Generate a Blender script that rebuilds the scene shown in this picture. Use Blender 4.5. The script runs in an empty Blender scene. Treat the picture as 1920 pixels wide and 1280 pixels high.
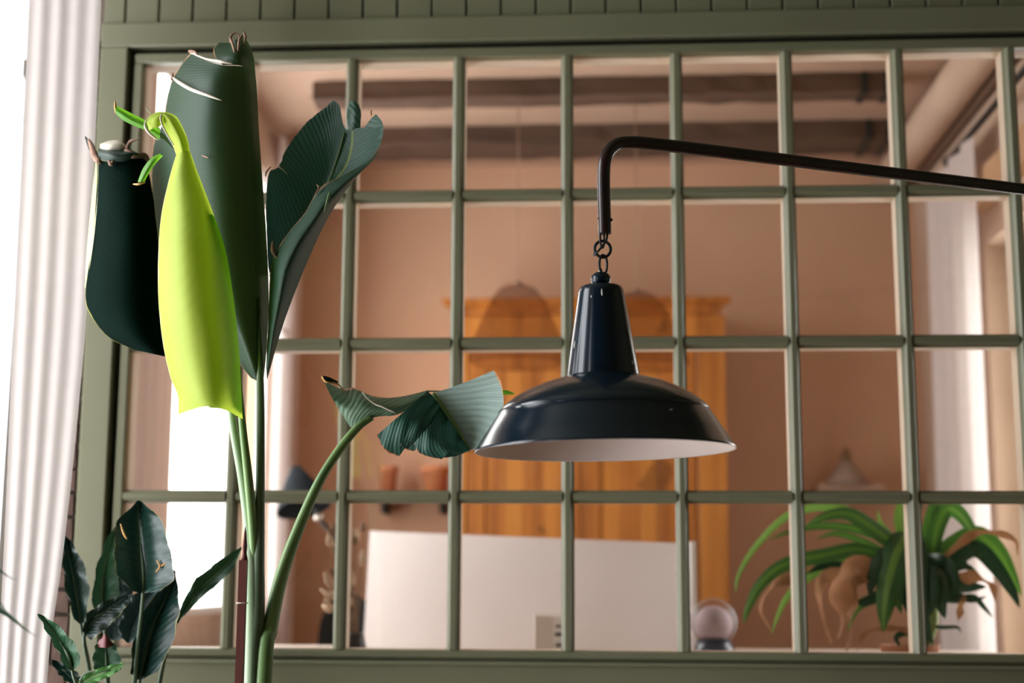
import bpy, bmesh, math, random
from mathutils import Vector, Matrix
random.seed(7)
R = math.radians
scene = bpy.context.scene
COL = scene.collection

# ------------------------------------------------------------------ camera
CAM = Vector((0.2877, -2.7632, 1.5))
YAW, PITCH, ROLL, MM = R(-3.667), R(9.262), R(0.267), 50.0
F = 1920 * MM / 36
fwd = Vector((math.sin(YAW) * math.cos(PITCH), math.cos(YAW) * math.cos(PITCH), math.sin(PITCH)))
r0 = Vector((math.cos(YAW), -math.sin(YAW), 0))
u0 = r0.cross(fwd)
rgt = math.cos(ROLL) * r0 + math.sin(ROLL) * u0
upv = -math.sin(ROLL) * r0 + math.cos(ROLL) * u0
cd = bpy.data.cameras.new('camera')
cd.lens = MM; cd.sensor_width = 36; cd.clip_start = 0.02
cd.dof.use_dof = True; cd.dof.focus_distance = 2.2; cd.dof.aperture_fstop = 2.2
cam = bpy.data.objects.new('camera', cd); COL.objects.link(cam)
m = Matrix((rgt, upv, -fwd)).transposed().to_4x4(); m.translation = CAM
cam.matrix_world = m
scene.camera = cam

# ------------------------------------------------------------------ world, daylight, exposure
w = bpy.data.worlds.new('overcast_sky'); scene.world = w; w.use_nodes = True
bg = w.node_tree.nodes['Background']
bg.inputs[0].default_value = (0.93, 0.96, 1.0, 1); bg.inputs[1].default_value = 9.3
scene.view_settings.view_transform = 'Standard'
scene.view_settings.look = 'None'
scene.view_settings.exposure = 0.0
scene.view_settings.gamma = 1.0
scene.view_settings.use_curve_mapping = False
scene.cycles.max_bounces = 10
scene.cycles.diffuse_bounces = 5
scene.cycles.transparent_max_bounces = 24
scene.cycles.caustics_reflective = False
scene.cycles.caustics_refractive = False

def portal(name, loc, rot, sx, sy):
    l = bpy.data.lights.new(name, 'AREA'); l.shape = 'RECTANGLE'; l.size = sx; l.size_y = sy
    l.cycles.is_portal = True
    o = bpy.data.objects.new(name, l); COL.objects.link(o); o.location = loc; o.rotation_euler = rot
    return o

# ------------------------------------------------------------------ helpers
def ray(px, py): return fwd + rgt * ((px - 960) / F) - upv * ((py - 640) / F)
def P(px, py, Y):
    d = ray(px, py); return CAM + d * ((Y - CAM.y) / d.y)
def PX(px, py, X):
    d = ray(px, py); return CAM + d * ((X - CAM.x) / d.x)
def PZ(px, py, Z):
    d = ray(px, py); return CAM + d * ((Z - CAM.z) / d.z)

def WL(o):
    v = Vector((0, 0, 0))
    while o is not None:
        v += o.location; o = o.parent
    return v

def link(name, me, mat, parent=None, origin=None, smooth=False):
    """me is in world coordinates; its object sits at parent's base (or at origin)."""
    o = bpy.data.objects.new(name, me); COL.objects.link(o)
    if parent is not None:
        o.parent = parent; base = WL(parent)
    else:
        base = Vector(origin) if origin is not None else Vector((0, 0, 0)); o.location = base
    me.transform(Matrix.Translation(-base))
    if mat is not None: me.materials.append(mat)
    if smooth:
        for p in me.polygons: p.use_smooth = True
    return o

def tag(o, label, cat, group=None):
    o['label'] = label; o['category'] = cat
    if group: o['group'] = group
    return o
def thing(name, loc, label, cat, group=None):
    o = bpy.data.objects.new(name, None); COL.objects.link(o); o.location = loc; o.empty_display_size = 0.05
    return tag(o, label, cat, group)
def struct(o):
    o['kind'] = 'structure'; return o
def struct_empty(name, loc=(0, 0, 0)):
    o = bpy.data.objects.new(name, None); COL.objects.link(o); o.location = loc
    return struct(o)

def mesh_from(bm, name='mesh'):
    me = bpy.data.meshes.new(name); bm.to_mesh(me); bm.free(); return me
def add_box(bm, x0, x1, y0, y1, z0, z1, bevel=0):
    vs = [bm.verts.new((x, y, z)) for x in (x0, x1) for y in (y0, y1) for z in (z0, z1)]
    fs = [(0, 1, 3, 2), (4, 6, 7, 5), (0, 4, 5, 1), (2, 3, 7, 6), (0, 2, 6, 4), (1, 5, 7, 3)]
    faces = [bm.faces.new([vs[i] for i in f]) for f in fs]
    if bevel:
        es = list({e for f in faces for e in f.edges})
        bmesh.ops.bevel(bm, geom=es, offset=bevel, segments=1, affect='EDGES')
def box(name, x0, x1, y0, y1, z0, z1, mat, parent=None, bevel=0, origin=None):
    bm = bmesh.new(); add_box(bm, x0, x1, y0, y1, z0, z1, bevel)
    bmesh.ops.recalc_face_normals(bm, faces=bm.faces)
    if parent is None and origin is None: origin = ((x0 + x1) / 2, (y0 + y1) / 2, z0)
    return link(name, mesh_from(bm, name), mat, parent, origin)

def cr(pts, n):
    """n samples of a Catmull-Rom curve through pts (Vectors or floats)"""
    k = len(pts); out = []
    if k == 2: return [pts[0] * (1 - i / (n - 1)) + pts[1] * (i / (n - 1)) for i in range(n)]
    for i in range(n):
        t = i / (n - 1) * (k - 1); j = min(int(t), k - 2); t -= j
        p1, p2 = pts[j], pts[j + 1]
        p0 = pts[j - 1] if j > 0 else p1 * 2 - p2
        p3 = pts[j + 2] if j + 2 < k else p2 * 2 - p1
        out.append(0.5 * (p1 * 2 + (p2 - p0) * t + (p0 * 2 - p1 * 5 + p2 * 4 - p3) * t * t + (p1 * 3 - p0 - p2 * 3 + p3) * t ** 3))
    return out

def tube_mesh(pts, radii, n=40, seg=12, cap=True, bm=None):
    own = bm is None
    if own: bm = bmesh.new()
    c = cr([Vector(p) for p in pts], n) if n else [Vector(p) for p in pts]
    n = len(c)
    rr = cr([float(r) for r in radii], n) if not isinstance(radii, float) else [radii] * n
    rings = []; nrm = None
    for i in range(n):
        t = (c[min(i + 1, n - 1)] - c[max(i - 1, 0)]).normalized()
        if nrm is None:
            nrm = t.orthogonal().normalized()
        nrm = (nrm - t * nrm.dot(t)).normalized(); b = t.cross(nrm)
        rings.append([bm.verts.new(c[i] + (nrm * math.cos(a) + b * math.sin(a)) * rr[i]) for a in [2 * math.pi * k / seg for k in range(seg)]])
    for i in range(n - 1):
        for k in range(seg):
            bm.faces.new((rings[i][k], rings[i][(k + 1) % seg], rings[i + 1][(k + 1) % seg], rings[i + 1][k]))
    if cap:
        bm.faces.new(rings[0][::-1]); bm.faces.new(rings[-1])
    if own:
        bmesh.ops.recalc_face_normals(bm, faces=bm.faces)
        return mesh_from(bm, 'tube')
def tube(name, pts, radii, mat, parent=None, n=40, seg=12, origin=None):
    return link(name, tube_mesh(pts, radii, n, seg), mat, parent, origin, True)

def lathe_mesh(prof, center, seg=64, mtx=None, close=False):
    """prof: list of (r, z). mtx: rotation applied before translating"""
    bm = bmesh.new(); rings = []
    for r, z in prof:
        ring = []
        for k in range(seg):
            a = 2 * math.pi * k / seg
            v = Vector((r * math.cos(a), r * math.sin(a), z))
            if mtx is not None: v = mtx @ v
            ring.append(bm.verts.new(v + Vector(center)))
        rings.append(ring)
    for i in range(len(prof) - 1):
        for k in range(seg):
            bm.faces.new((rings[i][k], rings[i][(k + 1) % seg], rings[i + 1][(k + 1) % seg], rings[i + 1][k]))
    if close:
        for k in range(seg):
            bm.faces.new((rings[-1][k], rings[-1][(k + 1) % seg], rings[0][(k + 1) % seg], rings[0][k]))
    bmesh.ops.remove_doubles(bm, verts=bm.verts, dist=1e-6)
    bmesh.ops.recalc_face_normals(bm, faces=bm.faces)
    return mesh_from(bm, 'lathe')
def lathe(name, prof, center, mat, parent=None, seg=64, mtx=None, close=False, origin=None):
    return link(name, lathe_mesh(prof, center, seg, mtx, close), mat, parent, origin, True)

def loft_into(bm, rails, n=40, mm=14, u=(0, 1), v=(0, 1), jag=(0, 0), wave=0.0, seed=0, pix=True):
    """rails: lists of (px, py, Y) running base -> tip; surface passes through all of them. Writes uv (along, across)."""
    rnd = random.Random(seed)
    uvl = bm.loops.layers.uv.verify()
    rc = [cr([P(*p) if pix else Vector(p) for p in r], n) for r in rails]
    ph = [rnd.uniform(0, 6.28) for _ in range(6)]
    def nz(t): return (math.sin(t * 31 + ph[0]) + .7 * math.sin(t * 67 + ph[1]) + .6 * math.sin(t * 113 + ph[2])) / 2.3
    grid = []
    for i in range(n):
        row = cr([c[i] for c in rc], mm)
        t = i / (n - 1)
        e0 = (row[0] - row[1]).normalized() if (row[0] - row[1]).length > 1e-7 else Vector((0, 0, 0))
        e1 = (row[-1] - row[-2]).normalized() if (row[-1] - row[-2]).length > 1e-7 else Vector((0, 0, 0))
        row[0] = row[0] + e0 * jag[0] * nz(t); row[-1] = row[-1] + e1 * jag[1] * nz(t + 3)
        if wave:
            for j in range(mm):
                s = j / (mm - 1); edge = abs(2 * s - 1) ** 2
                row[j] = row[j] + Vector((0, 1, 0)) * wave * edge * math.sin(t * 22 + ph[3] + 3 * s)
        grid.append([bm.verts.new(p) for p in row])
    for i in range(n - 1):
        for j in range(mm - 1):
            f = bm.faces.new((grid[i][j], grid[i][j + 1], grid[i + 1][j + 1], grid[i + 1][j]))
            f.smooth = True
            for l, (a, b) in zip(f.loops, ((i, j), (i, j + 1), (i + 1, j + 1), (i + 1, j))):
                l[uvl].uv = (u[0] + (u[1] - u[0]) * a / (n - 1), v[0] + (v[1] - v[0]) * b / (mm - 1))
def leaf(name, lofts, mat, parent, label=None):
    bm = bmesh.new()
    for k, L in enumerate(lofts): loft_into(bm, **{'seed': k + 1, **L})
    o = link(name, mesh_from(bm, name), mat, parent)
    if label: o['label'] = label
    return o

# ------------------------------------------------------------------ materials
MATS = {}
def new_mat(name):
    mt = bpy.data.materials.new(name); mt.use_nodes = True
    nt = mt.node_tree; b = nt.nodes['Principled BSDF']; MATS[name] = mt
    return mt, nt, b
def N(nt, t, **kw):
    n = nt.nodes.new(t)
    for k, v in kw.items(): setattr(n, k, v)
    return n
def mth(nt, op, a, b=None, c=None):
    n = nt.nodes.new('ShaderNodeMath'); n.operation = op
    for i, x in enumerate((a, b, c)):
        if x is None: continue
        if isinstance(x, (int, float)): n.inputs[i].default_value = x
        else: nt.links.new(x, n.inputs[i])
    return n.outputs[0]
def mixc(nt, fac, a, b, mode='MIX'):
    n = nt.nodes.new('ShaderNodeMix'); n.data_type = 'RGBA'; n.blend_type = mode
    for i, x in ((0, fac), (6, a), (7, b)):
        if isinstance(x, (int, float)): n.inputs[i].default_value = x
        elif isinstance(x, tuple): n.inputs[i].default_value = (*x, 1) if len(x) == 3 else x
        else: nt.links.new(x, n.inputs[i])
    return n.outputs[2]
def ramp(nt, fac, stops):
    n = nt.nodes.new('ShaderNodeValToRGB'); e = n.color_ramp.elements
    while len(e) < len(stops): e.new(0.5)
    for x, (p, c) in zip(e, stops):
        x.position = p; x.color = (*c, 1) if len(c) == 3 else c
    nt.links.new(fac, n.inputs[0]); return n.outputs[0]
def noise(nt, scale, detail=3, coord='Object', stretch=None):
    tc = N(nt, 'ShaderNodeTexCoord'); n = N(nt, 'ShaderNodeTexNoise')
    n.inputs['Scale'].default_value = scale; n.inputs['Detail'].default_value = detail
    src = tc.outputs[coord]
    if stretch:
        mp = N(nt, 'ShaderNodeMapping'); mp.inputs['Scale'].default_value = stretch
        nt.links.new(src, mp.inputs[0]); src = mp.outputs[0]
    nt.links.new(src, n.inputs['Vector']); return n.outputs[0]
def bump(nt, b, h, strength, dist=0.002):
    n = N(nt, 'ShaderNodeBump'); n.inputs['Strength'].default_value = strength; n.inputs['Distance'].default_value = dist
    nt.links.new(h, n.inputs['Height']); nt.links.new(n.outputs[0], b.inputs['Normal'])
def plain(name, c, c2=None, rough=0.6, metal=0.0, scale=6, bumps=0.0, bscale=80, stretch=None, spec=0.5, coat=0.0):
    mt, nt, b = new_mat(name)
    c2 = c2 or tuple(x * 0.86 for x in c)
    col = ramp(nt, noise(nt, scale, 4, stretch=stretch), [(0.3, c2), (0.7, c)])
    nt.links.new(col, b.inputs['Base Color'])
    b.inputs['Roughness'].default_value = rough; b.inputs['Metallic'].default_value = metal
    b.inputs['Specular IOR Level'].default_value = spec; b.inputs['Coat Weight'].default_value = coat
    b.inputs['Coat Roughness'].default_value = 0.12
    if bumps: bump(nt, b, noise(nt, bscale, 4), bumps)
    return mt
def cloth(name, c, trans=0.35, rough=0.9):
    mt, nt, b = new_mat(name)
    col = ramp(nt, noise(nt, 30, 3), [(0.3, tuple(x * .95 for x in c)), (0.7, c)])
    nt.links.new(col, b.inputs['Base Color']); b.inputs['Roughness'].default_value = rough; b.inputs['Specular IOR Level'].default_value = .1
    tr = N(nt, 'ShaderNodeBsdfTranslucent'); nt.links.new(col, tr.inputs[0])
    mx = N(nt, 'ShaderNodeMixShader'); mx.inputs[0].default_value = trans
    nt.links.new(b.outputs[0], mx.inputs[1]); nt.links.new(tr.outputs[0], mx.inputs[2])
    nt.links.new(mx.outputs[0], nt.nodes['Material Output'].inputs[0]); return mt
def thin_glass(name, tint=(1, 1, 1), refl=0.07, rough=0.0):
    mt, nt, b = new_mat(name)
    tr = N(nt, 'ShaderNodeBsdfTransparent'); tr.inputs[0].default_value = (*tint, 1)
    gl = N(nt, 'ShaderNodeBsdfGlossy'); gl.inputs['Roughness'].default_value = rough
    ge = N(nt, 'ShaderNodeNewGeometry'); dt = N(nt, 'ShaderNodeVectorMath', operation='DOT_PRODUCT')
    nt.links.new(ge.outputs['Normal'], dt.inputs[0]); nt.links.new(ge.outputs['Incoming'], dt.inputs[1])
    cs = mth(nt, 'ABSOLUTE', dt.outputs['Value'])
    f = mth(nt, 'MULTIPLY_ADD', mth(nt, 'POWER', mth(nt, 'SUBTRACT', 1.0, cs), 5.0), 0.6 if refl > .01 else 0.0, refl)
    mx = N(nt, 'ShaderNodeMixShader'); nt.links.new(f, mx.inputs[0])
    nt.links.new(tr.outputs[0], mx.inputs[1]); nt.links.new(gl.outputs[0], mx.inputs[2])
    nt.links.new(mx.outputs[0], nt.nodes['Material Output'].inputs[0])
    nt.nodes.remove(b); return mt
def leafmat(name, c, c2, rib=None, mid=0.5, ribw=0.012, veins=40, slant=0.35, edge=None, edges=(1, 1), ew=0.012,
            trans=0.25, rough=0.42, vein_bump=0.5, vein_col=0.35, tcol=None, patch=0.0, coat=0.0, spec=0.35):
    """leaf blade: pinnate veins in uv space, midrib line, dried edge"""
    mt, nt, b = new_mat(name)
    tc = N(nt, 'ShaderNodeTexCoord'); sp = N(nt, 'ShaderNodeSeparateXYZ'); nt.links.new(tc.outputs['UV'], sp.inputs[0])
    u, v = sp.outputs[0], sp.outputs[1]
    dm = mth(nt, 'ABSOLUTE', mth(nt, 'SUBTRACT', v, mid))
    nn = noise(nt, 9, 3)
    ph = mth(nt, 'ADD', mth(nt, 'SUBTRACT', u, mth(nt, 'MULTIPLY', dm, slant)), mth(nt, 'MULTIPLY', nn, 0.03))
    s = mth(nt, 'SINE', mth(nt, 'MULTIPLY', ph, veins * 6.283))
    s2 = mth(nt, 'SINE', mth(nt, 'MULTIPLY', ph, veins * 6.283 * 3.7))
    st = mth(nt, 'ADD', mth(nt, 'MULTIPLY', s, 0.5), mth(nt, 'MULTIPLY', s2, 0.18))
    st01 = mth(nt, 'MULTIPLY_ADD', st, 0.5, 0.5)
    base = ramp(nt, noise(nt, 5, 3), [(0.3, c2), (0.7, c)])
    col = mixc(nt, mth(nt, 'MULTIPLY', st01, vein_col), base, tuple(min(1, x * 1.9 + .01) for x in c))
    if rib:
        k = mth(nt, 'LESS_THAN', dm, ribw); col = mixc(nt, k, col, rib)
    if edge:
        nz = mth(nt, 'MULTIPLY', noise(nt, 26, 4), 2.0)
        wd = mth(nt, 'MULTIPLY', mth(nt, 'POWER', nz, 3.0), ew)
        for on, dist in ((edges[0], v), (edges[1], mth(nt, 'SUBTRACT', 1.0, v))):
            if on: col = mixc(nt, mth(nt, 'LESS_THAN', dist, wd), col, edge)
    if patch:
        pz = mth(nt, 'GREATER_THAN', noise(nt, 14, 2), 1 - patch); col = mixc(nt, pz, col, (0.32, 0.17, 0.08))
    nt.links.new(col, b.inputs['Base Color']); b.inputs['Roughness'].default_value = rough
    b.inputs['Coat Weight'].default_value = coat; b.inputs['Coat Roughness'].default_value = .25; b.inputs['Specular IOR Level'].default_value = spec
    if vein_bump: bump(nt, b, st, vein_bump, 0.0012)
    tr = N(nt, 'ShaderNodeBsdfTranslucent')
    if tcol: nt.links.new(mixc(nt, 0.75, col, tcol), tr.inputs[0])
    else: nt.links.new(col, tr.inputs[0])
    mx = N(nt, 'ShaderNodeMixShader'); mx.inputs[0].default_value = trans
    nt.links.new(b.outputs[0], mx.inputs[1]); nt.links.new(tr.outputs[0], mx.inputs[2])
    nt.links.new(mx.outputs[0], nt.nodes['Material Output'].inputs[0]); return mt
def wood(name, c, c2, stretch=(30, 30, 2), rough=0.5, knots=True):
    mt, nt, b = new_mat(name)
    g = noise(nt, 1.0, 6, stretch=stretch)
    col = ramp(nt, g, [(0.32, c2), (0.5, c), (0.68, tuple(min(1, x * 1.2) for x in c))])
    if knots:
        k = noise(nt, 7, 1); col = mixc(nt, mth(nt, 'MULTIPLY', mth(nt, 'GREATER_THAN', k, 0.68), 0.6), col, tuple(x * .45 for x in c2))
    nt.links.new(col, b.inputs['Base Color']); b.inputs['Roughness'].default_value = rough
    bump(nt, b, g, 0.15); return mt

green = plain('green_paint', (0.20, 0.197, 0.122), (0.18, 0.175, 0.108), rough=0.35, scale=3, bumps=0.06, bscale=40)
cream = plain('cream_paint', (0.74, 0.62, 0.50), (0.66, 0.54, 0.43), rough=0.55)
white_paint = plain('white_paint', (0.83, 0.82, 0.81), (0.78, 0.77, 0.76), rough=0.45)
plaster_w = plain('white_plaster', (0.72, 0.68, 0.63), rough=0.9, bumps=0.2, bscale=25)
plaster_p = plain('peach_plaster', (0.74, 0.475, 0.325), (0.67, 0.415, 0.28), rough=0.9, scale=2.2, bumps=0.25, bscale=18)
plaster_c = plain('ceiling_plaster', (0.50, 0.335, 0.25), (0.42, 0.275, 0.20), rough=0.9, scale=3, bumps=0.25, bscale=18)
plaster_l = plain('pale_peach_plaster', (0.60, 0.44, 0.34), (0.52, 0.37, 0.28), rough=0.9, scale=3, bumps=0.25, bscale=18)
mortar = plain('mortar', (0.17, 0.13, 0.10), (0.11, 0.08, 0.06), rough=0.95, bumps=0.5, bscale=60)
brick_m = plain('old_brick', (0.13, 0.072, 0.052), (0.07, 0.04, 0.03), rough=0.95, scale=14, bumps=0.6, bscale=50)
floor_m = wood('floor_wood', (0.24, 0.13, 0.075), (0.18, 0.095, 0.05), (2, 25, 25), knots=False)
glass_m = thin_glass('window_glass', (0.97, 0.96, 0.94), 0.05)
beam_m = wood('dark_beam_wood', (0.10, 0.055, 0.035), (0.06, 0.03, 0.02), (2, 22, 22), 0.8, False)
iron = plain('dark_iron', (0.018, 0.02, 0.022), rough=0.5, metal=0.3)

# ------------------------------------------------------------------ room shell
XL, XG, XR_A = -1.15, -0.745, 2.6          # left wall face, right wall of the front room
XLB, XRB, YB = -0.76, 1.345, 2.0
CEIL_A, CEIL_B = 3.35, 2.895
struct(box('floor', -1.3, 2.8, -4.6, 2.2, -0.1, 0.0, floor_m))
struct(box('ceiling', -1.3, 2.8, -4.6, 0.06, CEIL_A, CEIL_A + 0.1, green))
struct(box('wall_rear', -1.3, 2.8, -4.7, -4.5, 0, CEIL_A, green))
struct(box('wall_right', XR_A, 2.8, -4.5, 0.06, 0, CEIL_A, green))
# left wall of the front room: thick wall with a tall window opening
OY0, OY1, OZ0, OZ1, TH = -1.36, -0.06, 0.35, 3.05, 0.12
SY0, SY1 = -2.32, -2.06      # second window further along
bm = bmesh.new()
add_box(bm, XL - TH, XL, -4.5, SY0, 0, CEIL_A)
add_box(bm, XL - TH, XL, SY1, OY0, 0, CEIL_A)
add_box(bm, XL - TH, XL, SY0, SY1, 0, OZ0)
add_box(bm, XL - TH, XL, SY0, SY1, OZ1, CEIL_A)
add_box(bm, XL - TH, XL, OY0, OY1, 0, OZ0)
add_box(bm, XL - TH, XL, OY0, OY1, OZ1, CEIL_A)
add_box(bm, XL - TH, XL, OY1, 0.06, 0, CEIL_A)
wall_left = struct(link('wall_left', mesh_from(bm, 'wall_left'), plaster_w))
# window in the left wall: white panelled shutter folded against the reveal, casing, frame
w2 = struct_empty('window_2', (XL, OY1, OZ0))
YSH = -.415                                                  # open shutter leaf standing square to the wall
sh0, sh1 = XL + .004, P(66, 0, YSH).x
box('shutter', sh0, sh1, YSH, YSH + .03, OZ0 + 0.01, OZ1 - 0.01, white_paint, w2, 0.003)
zt = [P(30, 115, YSH).z, P(30, 150, YSH).z, P(30, 229, YSH).z]
box('shutter_moulding', sh0 + .02, sh1 - .004, YSH - .012, YSH + .002, zt[1], zt[0], white_paint, w2, 0.004)
box('shutter_moulding', sh0 + .02, sh1 - .004, YSH - .006, YSH + .002, zt[2] - 0.004, zt[2] + 0.004, white_paint, w2, 0.002)
box('shutter_panel', sh0 + .05, sh1 - .06, YSH - .008, YSH + .002, OZ0 + 0.15, zt[2] - 0.06, white_paint, w2, 0.004)
for y0_, y1_, z0_, z1_ in ((OY0, OY0 + .06, OZ0, OZ1), (OY1 - .04, OY1, OZ0, OZ1), (OY0, OY1, OZ0, OZ0 + .06), (OY0, OY1, OZ1 - .06, OZ1), (-1.02, -.96, OZ0, OZ1)):
    box('window_frame', XL - TH - 0.02, XL - TH + 0.04, y0_, y1_, z0_, z1_, white_paint, w2, 0.003)
w4 = struct_empty('window_4', (XL, SY0, OZ0))
for y0_, y1_, z0_, z1_ in ((SY0, SY0 + .06, OZ0, OZ1), (SY1 - .06, SY1, OZ0, OZ1), (SY0, SY1, OZ0, OZ0 + .06), (SY0, SY1, OZ1 - .06, OZ1)):
    box('window_frame', XL - TH - 0.02, XL - TH + 0.04, y0_, y1_, z0_, z1_, white_paint, w4, 0.003)
portal('daylight_front_room_second', (XL - TH - 0.03, (SY0 + SY1) / 2, (OZ0 + OZ1) / 2), (0, R(-90), 0), OZ1 - OZ0, SY1 - SY0)
portal('daylight_front_room', (XL - TH - 0.03, (OY0 + OY1) / 2, (OZ0 + OZ1) / 2), (0, R(-90), 0), OZ1 - OZ0, OY1 - OY0)

# ------------------------------------------------------------------ green partition
Z1 = 2.2501; ZR = [Z1 + 0.2878, Z1, Z1 - 0.3016, Z1 - 0.6032, Z1 - 0.6032 - 0.2912]   # top pane edge, three bars, bottom pane edge
CX = [c * 0.22 for c in range(-2, 6)]                                                  # vertical bar centres
XW0, XW1 = -0.655, 1.32                                                                # glass opening
zS1 = ZR[0] + 0.021; zS0 = ZR[4] - 0.016                                               # sash outer
GAP = 0.012
wf = struct_empty('wall_front', (0, 0, 0))
TOPR = P(700, 38, 0).z
xs0 = XW0 - 0.019 - GAP
box('rail', XG, XR_A, -0.016, 0.06, zS1 + GAP, TOPR, green, wf, 0.003)
box('stile', XG, xs0, -0.016, 0.06, 0, zS1 + GAP, green, wf, 0.003)
box('stile', XW1 + 0.019 + GAP, XR_A, -0.016, 0.06, 0, zS1 + GAP, green, wf, 0.003)
box('rail', xs0, XW1 + 0.019 + GAP, -0.012, 0.06, 0.0, zS0 - 0.006, green, wf, 0.002)
box('rail_backing', xs0, XW1 + 0.03, 0.0, 0.055, zS0 - .01, zS0 + .001, green, wf)
box('sill_bead', xs0, XW1 + 0.03, -0.017, 0.02, zS0 - 0.012, zS0 - 0.005, green, wf, 0.002)
# tongue and groove boards above the rail
gx = [P(p, 20, 0).x for p in (238, 301.5, 365, 428, 491, 555, 618)]
pitch = (gx[-1] - gx[0]) / 6
x = gx[0] - pitch; first = None
while x < XR_A:
    xa, xb = max(x, XG), min(x + pitch, XR_A)
    if first is None or abs((xb - xa) - pitch) > 1e-5:
        bmq = bmesh.new(); wd = xb - xa - 0.0045
        add_box(bmq, 0, wd, -0.008, 0.03, 0, CEIL_A - TOPR, 0.0015); bmesh.ops.recalc_face_normals(bmq, faces=bmq.faces)
        me = mesh_from(bmq, 'board'); me.materials.append(green)
        if abs((xb - xa) - pitch) < 1e-5: first = me
    else: me = first
    o = bpy.data.objects.new('board', me); COL.objects.link(o); o.parent = wf; o.location = (xa + 0.00225, 0, TOPR)
    x += pitch
box('board_backing', XG, XR_A, 0.01, 0.06, TOPR, CEIL_A, green, wf)
box('recess_backing', xs0 - 0.01, XW0 - 0.01, 0.02, 0.06, zS0, zS1 + GAP + 0.005, iron, wf)
box('recess_backing', xs0 - 0.01, XW1 + 0.05, 0.02, 0.06, zS1 - 0.002, zS1 + GAP + 0.005, iron, wf)

# bare brickwork left of the green frame
box('masonry', XL, XG, .012, .06, 0, CEIL_A, mortar, wf)
rb = random.Random(3); proto_bricks = []
for q in range(5):
    bmq = bmesh.new(); h = 0.0185 + rb.uniform(-.0015, .0015)
    add_box(bmq, -0.5, 0.5, -0.006 - rb.uniform(0, .006), 0.012, -h, h, 0)
    for v in bmq.verts: v.co += Vector((rb.uniform(-.01, .01), rb.uniform(-.0015, .0015), rb.uniform(-.002, .002)))
    bmesh.ops.recalc_face_normals(bmq, faces=bmq.faces)
    me = mesh_from(bmq, 'brick'); me.materials.append(brick_m); proto_bricks.append(me)
zz = 1.16; k = 0
while zz < 2.60:
    cuts = [-.99, -.80 + rb.uniform(-.015, .015), XG - .003] if k % 2 else [-.99, -.86 + rb.uniform(-.015, .015), -.775 + rb.uniform(-.01, .005), XG - .003]
    for a, b_ in zip(cuts, cuts[1:]):
        o = bpy.data.objects.new('brick', proto_bricks[rb.randrange(5)]); COL.objects.link(o); o.parent = wf
        o.location = ((a + b_) / 2, 0.0, zz); o.scale = ((b_ - a) - .008, 1, 1)
    zz += .047; k += 1

w1 = struct_empty('window_1', (0, 0, zS0))
def bar(name, x0, x1, z0, z1, vertical, parent):
    """glazing bar: moulded green front, cream rear"""
    hw = 0.0125
    prof = [(-hw, 0.010), (-hw, 0.004), (-0.0085, 0.001), (-0.0085, -0.004), (-0.0045, -0.009), (0.0045, -0.009), (0.0085, -0.004), (0.0085, 0.001), (hw, 0.004), (hw, 0.010)]
    back = [(hw, 0.010), (0.0105, 0.016), (0.0105, 0.055), (-0.0105, 0.055), (-0.0105, 0.016), (-hw, 0.010)]
    def extr(pr):
        bmx = bmesh.new(); ends = []
        for t in (0, 1):
            ends.append([bmx.verts.new(((x0 + x1) / 2 + a, y, z0 + (z1 - z0) * t) if vertical else (x0 + (x1 - x0) * t, y, (z0 + z1) / 2 + a)) for a, y in pr])
        n = len(pr)
        for i in range(n): bmx.faces.new((ends[0][i], ends[0][(i + 1) % n], ends[1][(i + 1) % n], ends[1][i]))
        bmx.faces.new(ends[0][::-1]); bmx.faces.new(ends[1])
        bmesh.ops.recalc_face_normals(bmx, faces=bmx.faces); return mesh_from(bmx, name)
    o = link(name, extr(prof), green, parent)
    link('bar_back', extr(back), cream, o)
    return o
for cx in CX: bar('glazing_bar', cx, cx, ZR[4], ZR[0], True, w1)
xe = [XW0] + CX + [XW1]
for z in ZR[1:4]:
    for i in range(len(xe) - 1):
        a = xe[i] + (0.0105 if i else 0); b_ = xe[i + 1] - (0.0105 if i < len(xe) - 2 else 0)
        bar('glazing_bar', a, b_, z, z, False, w1)
for i in range(len(xe) - 1):
    for zt_, zb_ in zip(ZR, ZR[1:]):
        box('pane', xe[i] + (.006 if i else -.004), xe[i + 1] - (.006 if i < len(xe) - 2 else -.004), 0.0115, 0.0145, zb_ + (.006 if zb_ != ZR[4] else -.004), zt_ - (.006 if zt_ != ZR[0] else -.004), glass_m, w1)
for nm, a in (('sash_rail', (XW0 - 0.019, XW1 + 0.019, ZR[0], zS1)), ('sash_rail', (XW0 - 0.019, XW1 + 0.019, zS0, ZR[4])),
              ('sash_stile', (XW0 - 0.019, XW0, ZR[4], ZR[0])), ('sash_stile', (XW1, XW1 + 0.019, ZR[4], ZR[0]))):
    o = box(nm, a[0], a[1], -0.008, 0.016, a[2], a[3], green, w1, 0.003)
    box('sash_back', a[0], a[1], 0.016, 0.055, a[2], a[3], cream, o)

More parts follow.
